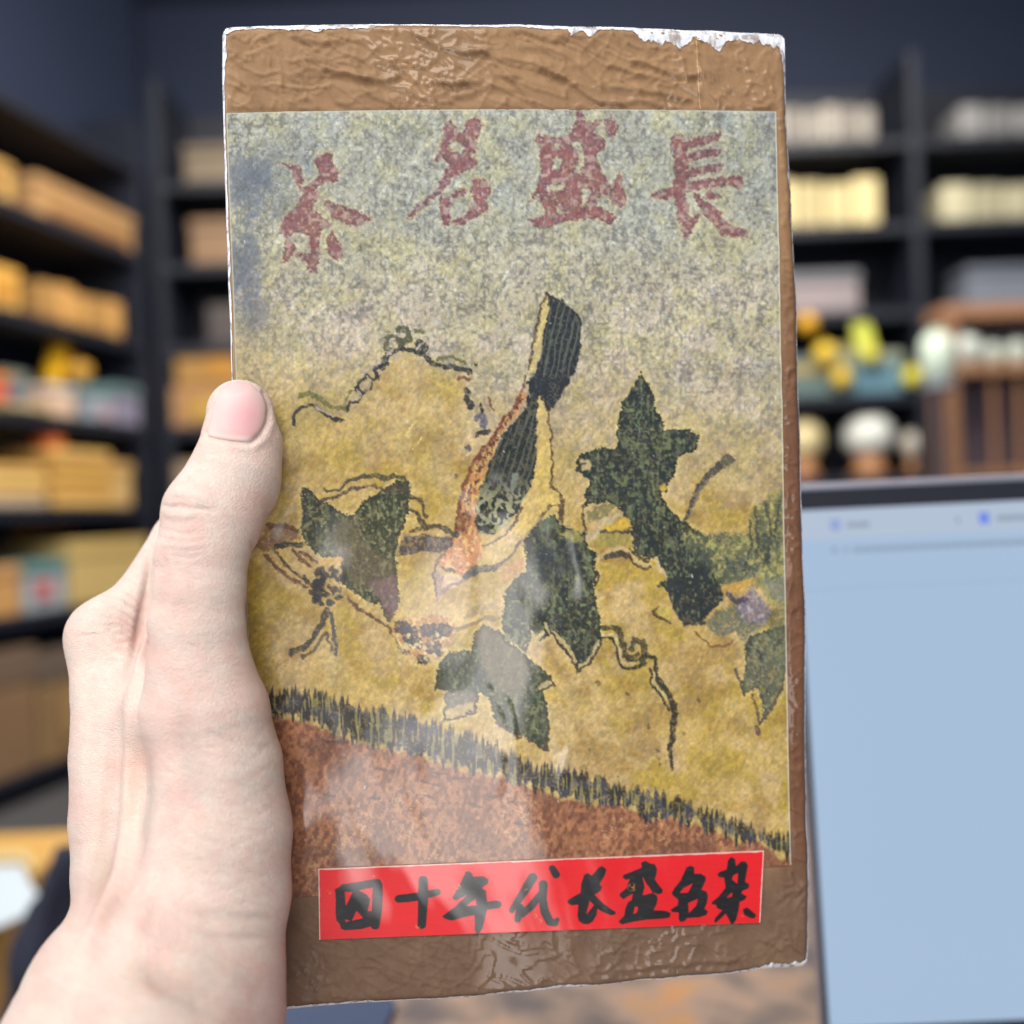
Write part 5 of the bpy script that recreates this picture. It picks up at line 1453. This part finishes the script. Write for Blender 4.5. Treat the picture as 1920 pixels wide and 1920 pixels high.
# index finger, bent behind the brick
chain([(204, 1192, .2852, 68), (268, 1126, .2920, 54), (340, 1014, .3000, 53), (405, 938, .3055, 54), (520, 850, .3070, 50), (612, 792, .3070, 45)], 1.0, 0.005)
# middle, ring, little finger
chain([(232, 1240, .3040, 72), (350, 1100, .3180, 60), (430, 1060, .3180, 58), (540, 1010, .3130, 52), (655, 985, .3085, 46)], 1.0, 0.006)
chain([(255, 1320, .3200, 68), (370, 1220, .3290, 58), (440, 1180, .3270, 55), (540, 1140, .3180, 49), (640, 1115, .3090, 44)], 1.0, 0.006)
chain([(285, 1410, .3310, 60), (380, 1330, .3360, 52), (440, 1300, .3310, 48), (510, 1270, .3200, 43), (580, 1252, .3095, 39)], 1.0, 0.006)
# forearm
chain([(300, 1735, .2530, 138), (292, 1800, .2470, 176), (276, 1900, .2390, 232), (215, 2150, .2180, 300), (130, 2500, .1950, 350)], 1.0, 0.009)


def smin(a, b, k):
    h_ = np.clip(0.5 + 0.5 * (b - a) / k, 0, 1)
    return b * (1 - h_) + a * h_ - k * h_ * (1 - h_)


def sdf(Pp):
    Pp = np.asarray(Pp, np.float32)
    D = np.full(len(Pp), 0.03, np.float32)
    for nodes, sq, k in CH_:
        pad = nodes[:, 3].max() + 0.014
        lo_, hi_ = nodes[:, :3].min(0) - pad, nodes[:, :3].max(0) + pad
        m = np.flatnonzero(((Pp > lo_) & (Pp < hi_)).all(1))
        if len(m) == 0: continue
        x, y, z = Pp[m, 0], Pp[m, 1], Pp[m, 2]
        d = None
        for A, B in zip(nodes, nodes[1:]):
            ex, ey, ez = B[:3] - A[:3]
            L2 = ex * ex + ey * ey + ez * ez
            t = np.clip(((x - A[0]) * ex + (y - A[1]) * ey + (z - A[2]) * ez) / L2, 0, 1)
            dd = np.sqrt((x - A[0] - ex * t) ** 2 + (y - A[1] - ey * t) ** 2 + ((z - A[2] - ez * t) / np.float32(sq)) ** 2) - (A[3] + (B[3] - A[3]) * t)
            d = dd if d is None else smin(d, dd, np.float32(0.0015))
        D[m] = smin(D[m], d, np.float32(k))
    return D


def surface_nets(f, lo, h_):
    nz_, ny_, nx_ = f.shape
    neg = f < 0
    cells = (nz_ - 1, ny_ - 1, nx_ - 1)
    acc = np.zeros(cells + (3,), np.float32)
    cnt = np.zeros(cells, np.float32)
    corners = [(a, b, c) for a in (0, 1) for b in (0, 1) for c in (0, 1)]
    sl = lambda o: tuple(slice(o[i], o[i] + cells[i]) for i in range(3))
    for i, a in enumerate(corners):
        for b in corners[i + 1:]:
            if sum(abs(a[q] - b[q]) for q in range(3)) != 1: continue
            fa, fb = f[sl(a)], f[sl(b)]
            cr = neg[sl(a)] != neg[sl(b)]
            t = np.where(cr, fa / np.where(cr, fa - fb, 1), 0)
            for q in range(3):
                acc[..., q] += np.where(cr, a[q] + (b[q] - a[q]) * t, 0)
            cnt += cr
    act = cnt > 0
    idx = np.full(cells, -1, np.int64)
    idx[act] = np.arange(act.sum())
    zz, yy, xx = np.nonzero(act)
    a_ = acc[act] / cnt[act][:, None]
    Vv = np.stack([xx + a_[:, 2], yy + a_[:, 1], zz + a_[:, 0]], 1) * h_ + lo
    quads = []
    for ax in range(3):
        o = [0, 0, 0]
        o[ax] = 1
        A = neg[tuple(slice(0, f.shape[i] - (1 if i == ax else 0)) for i in range(3))]
        B = neg[tuple(slice(o[i], None) for i in range(3))]
        e1, e2 = [i for i in range(3) if i != ax]
        for sgn in (True, False):
            m = (A == sgn) & (B == (not sgn))
            c = np.stack(np.nonzero(m), 1)
            ok = (c[:, e1] > 0) & (c[:, e2] > 0) & (c[:, e1] < cells[e1]) & (c[:, e2] < cells[e2])
            c = c[ok]
            qs = []
            for d1, d2 in ((0, 0), (1, 0), (1, 1), (0, 1)):
                cc_ = c.copy()
                cc_[:, e1] -= d1
                cc_[:, e2] -= d2
                qs.append(idx[cc_[:, 0], cc_[:, 1], cc_[:, 2]])
            qd = np.stack(qs, 1)
            flip = sgn ^ (ax == 1)
            quads.append(qd if flip else qd[:, ::-1])
    return Vv, np.concatenate(quads)


h_ = 0.0022
lo = np.array([-0.185, -0.05, 0.10], np.float32)
hi = np.array([-0.02, 0.235, 0.365], np.float32)
gx, gy, gz = (np.arange(lo[i], hi[i], h_, dtype=np.float32) for i in range(3))
GZ, GY, GX = np.meshgrid(gz, gy, gx, indexing='ij')
fv = sdf(np.stack([GX.ravel(), GY.ravel(), GZ.ravel()], 1)).reshape(GZ.shape)
Vh, Qh = surface_nets(fv, lo, h_)
me = mesh_np('hand_coarse', Vh, Qh)
ob = link('hand_coarse', me)
md = ob.modifiers.new('s', 'SUBSURF')
md.subdivision_type = 'CATMULL_CLARK'
md.levels = 2
dg = bpy.context.evaluated_depsgraph_get()
ev = ob.evaluated_get(dg)
m2 = ev.to_mesh()
Vh = np.empty(len(m2.vertices) * 3, np.float32)
m2.vertices.foreach_get('co', Vh)
Vh = Vh.reshape(-1, 3).astype(np.float64)
Qh = np.empty(len(m2.loops), np.int32)
m2.loops.foreach_get('vertex_index', Qh)
Qh = Qh.reshape(-1, 4)
ev.to_mesh_clear()
bpy.data.objects.remove(ob)


def grad(Pp, e=2e-4):
    f0 = sdf(Pp)
    return np.stack([sdf(Pp + d_) - f0 for d_ in np.eye(3) * e], 1) / e, f0


g_, f0 = grad(Vh)
Vh = Vh - f0[:, None] * g_ / np.maximum((g_ ** 2).sum(1, keepdims=True), 0.05)
g_, f0 = grad(Vh)
Vh = Vh - f0[:, None] * g_ / np.maximum((g_ ** 2).sum(1, keepdims=True), 0.05)
Nh = g_ / np.linalg.norm(g_, axis=1, keepdims=True)
hx, hy = Vh[:, 0] / Vh[:, 2] * F + 960, Vh[:, 1] / Vh[:, 2] * F + 960
face = -(Nh * Vh).sum(1) / np.linalg.norm(Vh, axis=1)      # 1 = towards the viewer
front = sstep(0.0, 0.25, face) * (Vh[:, 2] < 0.300)
dsp = np.zeros(len(Vh))


def bumpl(L, a, w, taper=0.28):
    """raise (a>0) or sink (a<0) the skin along a traced line; a in mm, w in pixels"""
    global dsp
    P_ = np.asarray(L, float)
    lo_, hi_ = P_.min(0) - 4 * w, P_.max(0) + 4 * w
    m = (hx > lo_[0]) & (hx < hi_[0]) & (hy > lo_[1]) & (hy < hi_[1]) & (front > 0)
    d = line_sd(hx[m], hy[m], P_, 0)
    ax_ = P_[-1] - P_[0]                                     # fade towards both ends of the line
    t_ = ((hx[m] - P_[0][0]) * ax_[0] + (hy[m] - P_[0][1]) * ax_[1]) / (ax_ @ ax_)
    v = a * np.exp(-(d / w) ** 2) * (np.clip(np.minimum(t_, 1 - t_) / taper + 0.06, 0, 1) if taper else 1.0)
    dsp[m] += v * front[m] * 0.001


# long tendons and the hollows beside them
bumpl([(262, 1220), (249, 1310), (244, 1400), (241, 1490), (237, 1570), (224, 1640), (200, 1700), (168, 1760), (130, 1810)], 1.7, 16, 0.15)
bumpl([(226, 1330), (216, 1430), (210, 1520), (200, 1590), (182, 1650), (160, 1700)], -1.4, 20, 0.2)
bumpl([(275, 1380), (272, 1480), (266, 1560), (250, 1630), (230, 1690), (200, 1740)], -0.75, 14, 0.2)
bumpl([(300, 1560), (290, 1640), (268, 1710), (240, 1770)], 0.7, 17, 0.25)
bumpl([(150, 1230), (160, 1330), (162, 1450), (164, 1560), (160, 1650)], 0.7, 22, 0.2)
bumpl([(296, 1010), (291, 1090), (282, 1160), (268, 1215), (252, 1270)], 1.2, 9, 0.15)
bumpl([(284, 1020), (276, 1110), (262, 1190), (244, 1250), (232, 1310)], -1.9, 10, 0.2)
bumpl([(330, 1700), (400, 1716), (470, 1722), (530, 1722)], -0.6, 9)
bumpl([(350, 1740), (420, 1756), (520, 1760)], -0.5, 7)
bumpl([(250, 1800), (320, 1850), (420, 1900)], -0.9, 24)
bumpl([(300, 1790), (380, 1810), (480, 1860)], 0.8, 26)
bumpl([(330, 1300), (360, 1400), (380, 1520)], -0.7, 26)
# fold round the nail
NO = [(386, 816), (393, 785), (402, 750), (414, 724), (440, 711), (470, 717), (492, 738), (501, 762), (498, 790), (486, 812), (468, 828), (428, 824), (386, 816)]
bumpl([(388, 812), (396, 820), (428, 826), (468, 831), (488, 814), (500, 792), (504, 762), (494, 735)], -0.55, 4.0, 0)
bumpl([(380, 830), (428, 838), (474, 842), (500, 822), (512, 790), (514, 755)], 0.35, 7, 0)
# thumb joint folds
for L, a, w in (([(297, 945), (318, 951), (335, 948), (356, 953), (380, 954), (412, 960)], -0.75, 3.6), ([(300, 935), (330, 925), (370, 930), (404, 940)], 0.45, 7), ([(304, 962), (335, 968), (370, 966)], 0.5, 8), ([(296, 990), (340, 1000), (390, 1000)], -0.28, 3.5), ([(297, 1008), (345, 1016), (392, 1012)], -0.25, 3.5),
                ([(300, 1028), (350, 1034), (395, 1026)], -0.28, 3.5), ([(312, 1040), (350, 1046), (392, 1036)], -0.3, 3.2), ([(372, 905), (396, 918), (412, 940)], -0.3, 3.5), ([(352, 880), (384, 886), (410, 900)], -0.22, 3.5), ([(345, 895), (370, 902)], -0.22, 3.2), ([(360, 862), (400, 866), (430, 880)], -0.2, 3.5), ([(372, 850), (410, 852)], -0.15, 3),
                ([(470, 1010), (476, 1030), (484, 1040)], -0.3, 4)):
    bumpl(L, a, w)
# folds of the web fanning out from the thumb crease
for k, (y0, y1, xa) in enumerate(((1085, 1100, 205), (1100, 1130, 200), (1112, 1152, 196), (1130, 1172, 190), (1150, 1182, 185), (1168, 1192, 190), (1184, 1204, 200), (1200, 1216, 210), (1216, 1230, 215))):
    bumpl([(xa, y0), ((xa + 270) / 2, (y0 + y1) / 2 - 6), (274 - k * 2, y1)], -0.42 if k in (4, 5, 6) else -0.26, 4.2)
    bumpl([(xa + 20, y0 + 9), ((xa + 280) / 2, (y0 + y1) / 2 + 3), (272 - k * 2, y1 + 9)], 0.24, 5)
for k in range(9):
    y0 = 1370 + k * 40
    bumpl([(350 - 6 * k, y0 - 10), (430, y0 + 18), (520, y0 + 40)], -0.12, 5)
    bumpl([(470 - 12 * k, y0 + 30), (500, y0 - 10), (530, y0 - 40)], -0.07, 4)
rs = np.random.default_rng(17)
for k in range(120):
    x, y = rs.uniform(300, 520), rs.uniform(1330, 1720)
    l_ = rs.uniform(20, 55)
    a_ = math.radians(rs.normal(20, 9))
    bumpl([(x, y), (x + l_ * math.cos(a_), y + l_ * math.sin(a_))], -rs.uniform(0.05, 0.12), 2.6)
for k in range(60):
    x, y = rs.uniform(300, 450), rs.uniform(1040, 1320)
    l_ = rs.uniform(15, 45)
    a_ = math.radians(rs.normal(8, 10))
    bumpl([(x, y), (x + l_ * math.cos(a_), y + l_ * math.sin(a_))], -rs.uniform(0.04, 0.10), 2.6)
for k in range(50):
    x, y = rs.uniform(130, 230), rs.uniform(1160, 1300)
    l_ = rs.uniform(20, 50)
    a_ = math.radians(rs.normal(-6, 10))
    bumpl([(x, y), (x + l_ * math.cos(a_), y + l_ * math.sin(a_))], -rs.uniform(0.05, 0.12), 2.8)
# skin grain: diagonal fine lines
ax1, ax2 = hx * 0.9 + hy * 0.42, hy * 0.9 - hx * 0.42
gr = fbm(ax1 / 26, ax2 / 8.5, 401, 3) - 0.5
gr2 = fbm(hx / 60, hy / 60, 405, 3) - 0.5
dsp += 0.001 * front * (0.09 * gr + 0.28 * gr2) * sstep(860, 960, hy)
Vh2 = Vh + Nh * dsp[:, None]
# colour: pale pinkish skin, redder at the joints, whiter over stretched tendons
sk0, sk1, sk2, sk3 = lin((224, 201, 189)), lin((222, 184, 173)), lin((226, 207, 193)), lin((204, 170, 150))
cn = fbm(hx / 80, hy / 80, 411, 4)
cs = np.tile(sk0, (len(hx), 1))
mm = lambda m, c: cs * (1 - m[:, None]) + c * m[:, None]
cs = mm(0.55 * sstep(0.45, 0.7, cn), sk1)
cs = mm(0.5 * sstep(0.5, 0.7, fbm(hx / 50, hy / 120, 415, 3)), sk2)
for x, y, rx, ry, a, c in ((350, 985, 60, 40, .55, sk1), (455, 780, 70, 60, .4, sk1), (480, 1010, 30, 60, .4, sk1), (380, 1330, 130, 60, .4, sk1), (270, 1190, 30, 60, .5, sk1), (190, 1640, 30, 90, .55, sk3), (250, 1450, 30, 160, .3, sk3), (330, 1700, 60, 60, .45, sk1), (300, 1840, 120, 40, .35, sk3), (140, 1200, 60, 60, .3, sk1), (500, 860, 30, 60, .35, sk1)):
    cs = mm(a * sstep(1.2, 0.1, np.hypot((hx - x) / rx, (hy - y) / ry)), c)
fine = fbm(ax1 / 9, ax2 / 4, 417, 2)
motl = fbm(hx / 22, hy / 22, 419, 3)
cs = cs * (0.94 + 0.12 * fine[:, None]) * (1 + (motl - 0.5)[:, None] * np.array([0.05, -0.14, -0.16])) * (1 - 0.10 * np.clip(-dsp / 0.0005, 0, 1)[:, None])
SK = bpy.data.materials.new('pale_skin')
SK.use_nodes = True
nt = SK.node_tree
b = nt.nodes['Principled BSDF']
vc = nt.nodes.new('ShaderNodeVertexColor')
vc.layer_name = 'Col'
nt.links.new(vc.outputs['Color'], b.inputs['Base Color'])
b.inputs['Roughness'].default_value = 0.55
b.inputs['Specular IOR Level'].default_value = 0.35
b.inputs['Subsurface Weight'].default_value = 0.12
b.inputs['Subsurface Radius'].default_value = (1.0, 0.4, 0.25)
b.inputs['Subsurface Scale'].default_value = 0.0022
tc = nt.nodes.new('ShaderNodeTexCoord')
mp = nt.nodes.new('ShaderNodeMapping')
mp.inputs['Rotation'].default_value = (0, math.radians(-25), 0)
mp.inputs['Scale'].default_value = (0.42, 0.8, 1.0)
nt.links.new(tc.outputs['Object'], mp.inputs['Vector'])
vo = nt.nodes.new('ShaderNodeTexVoronoi')
vo.feature = 'DISTANCE_TO_EDGE'
vo.inputs['Scale'].default_value = 2100
nt.links.new(mp.outputs['Vector'], vo.inputs['Vector'])
cr_ = nt.nodes.new('ShaderNodeMapRange')
cr_.inputs['From Max'].default_value = 0.25
nt.links.new(vo.outputs['Distance'], cr_.inputs['Value'])
nn = nt.nodes.new('ShaderNodeTexNoise')
nn.inputs['Scale'].default_value = 1500
nn.inputs['Detail'].default_value = 4
nt.links.new(mp.outputs['Vector'], nn.inputs['Vector'])
ad = nt.nodes.new('ShaderNodeMath')
nt.links.new(cr_.outputs['Result'], ad.inputs[0])
nt.links.new(nn.outputs['Fac'], ad.inputs[1])
bp = nt.nodes.new('ShaderNodeBump')
bp.inputs['Strength'].default_value = 0.56
bp.inputs['Distance'].default_value = 0.0002
nt.links.new(ad.outputs['Value'], bp.inputs['Height'])
nt.links.new(bp.outputs['Normal'], b.inputs['Normal'])
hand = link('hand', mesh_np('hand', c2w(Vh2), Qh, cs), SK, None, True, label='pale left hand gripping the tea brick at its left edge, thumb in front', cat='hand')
bm = bmesh.new()
bm.from_mesh(hand.data)
bmesh.ops.recalc_face_normals(bm, faces=bm.faces)
bm.to_mesh(hand.data)
bm.free()


def hit(px, py):
    """depth where the sight lines first meet the skin"""
    d = np.stack([(px - 960) / F, (py - 960) / F, np.ones_like(px)], 1)
    z = np.full(len(px), 0.225)
    for _ in range(60):
        z = z + np.clip(sdf(d * z[:, None]), -0.004, 0.004) * 0.8
    return z


# thumb nail: outline traced, laid on the thumb with its own arch
NP = np.array([(386, 816), (393, 785), (402, 750), (414, 724), (440, 711), (470, 717), (492, 738), (501, 762), (498, 790), (486, 812), (468, 828), (428, 824)], float)
nr, na = 26, 72
cx, cy = 446.0, 772.0
ang = np.linspace(0, 2 * math.pi, na, endpoint=False)
seg = np.concatenate([NP, NP[:1]])
tt = np.linspace(0, 1, na, endpoint=False)
# closed smooth outline
ln = np.concatenate([[0], np.cumsum(np.hypot(*np.diff(seg, axis=0).T))])
ox, oy = np.interp(tt * ln[-1], ln, seg[:, 0]), np.interp(tt * ln[-1], ln, seg[:, 1])
for _ in range(2):
    ox = (np.roll(ox, 1) + 2 * ox + np.roll(ox, -1)) / 4
    oy = (np.roll(oy, 1) + 2 * oy + np.roll(oy, -1)) / 4
rad = np.linspace(0, 1, nr)
NX = cx + (ox[None] - cx) * rad[:, None]
NY = cy + (oy[None] - cy) * rad[:, None]
zz = hit(NX.ravel(), NY.ravel()).reshape(NX.shape)
B_ = lambda x_, y_: np.stack([np.ones_like(x_), x_, y_, x_ * x_, x_ * y_, y_ * y_, x_ ** 3, x_ * x_ * y_, x_ ** 4], -1)
xn_, yn_ = (NX.ravel() - cx) / 60, (NY.ravel() - cy) / 60
ok_ = zz.ravel() < np.median(zz) + 0.006
cf = np.linalg.lstsq(B_(xn_, yn_)[ok_], zz.ravel()[ok_], rcond=None)[0]
zs_ = (B_(xn_, yn_) @ cf).reshape(zz.shape)                   # one smooth arch instead of the bumpy finger pad
off_ = max(0.0, float(np.percentile((zs_ - zz)[rad < 0.92], 99)))
rim_ = rad[:, None] ** 10
zz = (zs_ - off_) * (1 - rim_) + np.minimum(zz, zs_) * rim_
lift = 0.00022 * np.sqrt(np.maximum(1 - rad ** 6, 0))[:, None] - 0.0002 * (rad[:, None] > 0.985)
pn = np.stack([(NX - 960) / F, (NY - 960) / F, np.ones_like(NX)], -1) * zz[..., None]
nrm_ = grad(pn.reshape(-1, 3))[0].reshape(pn.shape)
nrm_ /= np.linalg.norm(nrm_, axis=-1, keepdims=True)
pn = pn + nrm_ * lift[..., None]
i = np.arange((nr - 1) * na)
r_, c_ = i // na, i % na
Qn = np.stack([r_ * na + c_, (r_ + 1) * na + c_, (r_ + 1) * na + (c_ + 1) % na, r_ * na + (c_ + 1) % na], 1)
n_w, n_p, n_l = lin((224, 194, 188)), lin((204, 128, 136)), lin((236, 214, 206))
pk = sstep(1.25, 0.1, np.hypot((NX - 456) / 52, (NY - 786) / 62)) * 0.62
pk = np.maximum(pk, 0.35 * sstep(1.1, 0.2, np.hypot((NX - 442) / 34, (NY - 728) / 22)))
ncol = n_w * (1 - pk[..., None]) + n_p * pk[..., None]
lun = sstep(815, 826, NY + 0.1 * (470 - NX)) * 0.6
ncol = ncol * (1 - lun[..., None]) + n_l * lun[..., None]
NM = bpy.data.materials.new('thumb_nail')
NM.use_nodes = True
b = NM.node_tree.nodes['Principled BSDF']
vc = NM.node_tree.nodes.new('ShaderNodeVertexColor')
vc.layer_name = 'Col'
NM.node_tree.links.new(vc.outputs['Color'], b.inputs['Base Color'])
b.inputs['Roughness'].default_value = 0.45
b.inputs['Subsurface Weight'].default_value = 0.15
b.inputs['Subsurface Radius'].default_value = (1, 0.4, 0.3)
b.inputs['Subsurface Scale'].default_value = 0.0015
nail = link('nail', mesh_np('nail', c2w(pn.reshape(-1, 3)), Qn, ncol), NM, hand, True, label='pink thumb nail with a pale tip')
bm = bmesh.new()
bm.from_mesh(nail.data)
bmesh.ops.recalc_face_normals(bm, faces=bm.faces)
bm.to_mesh(nail.data)
bm.free()
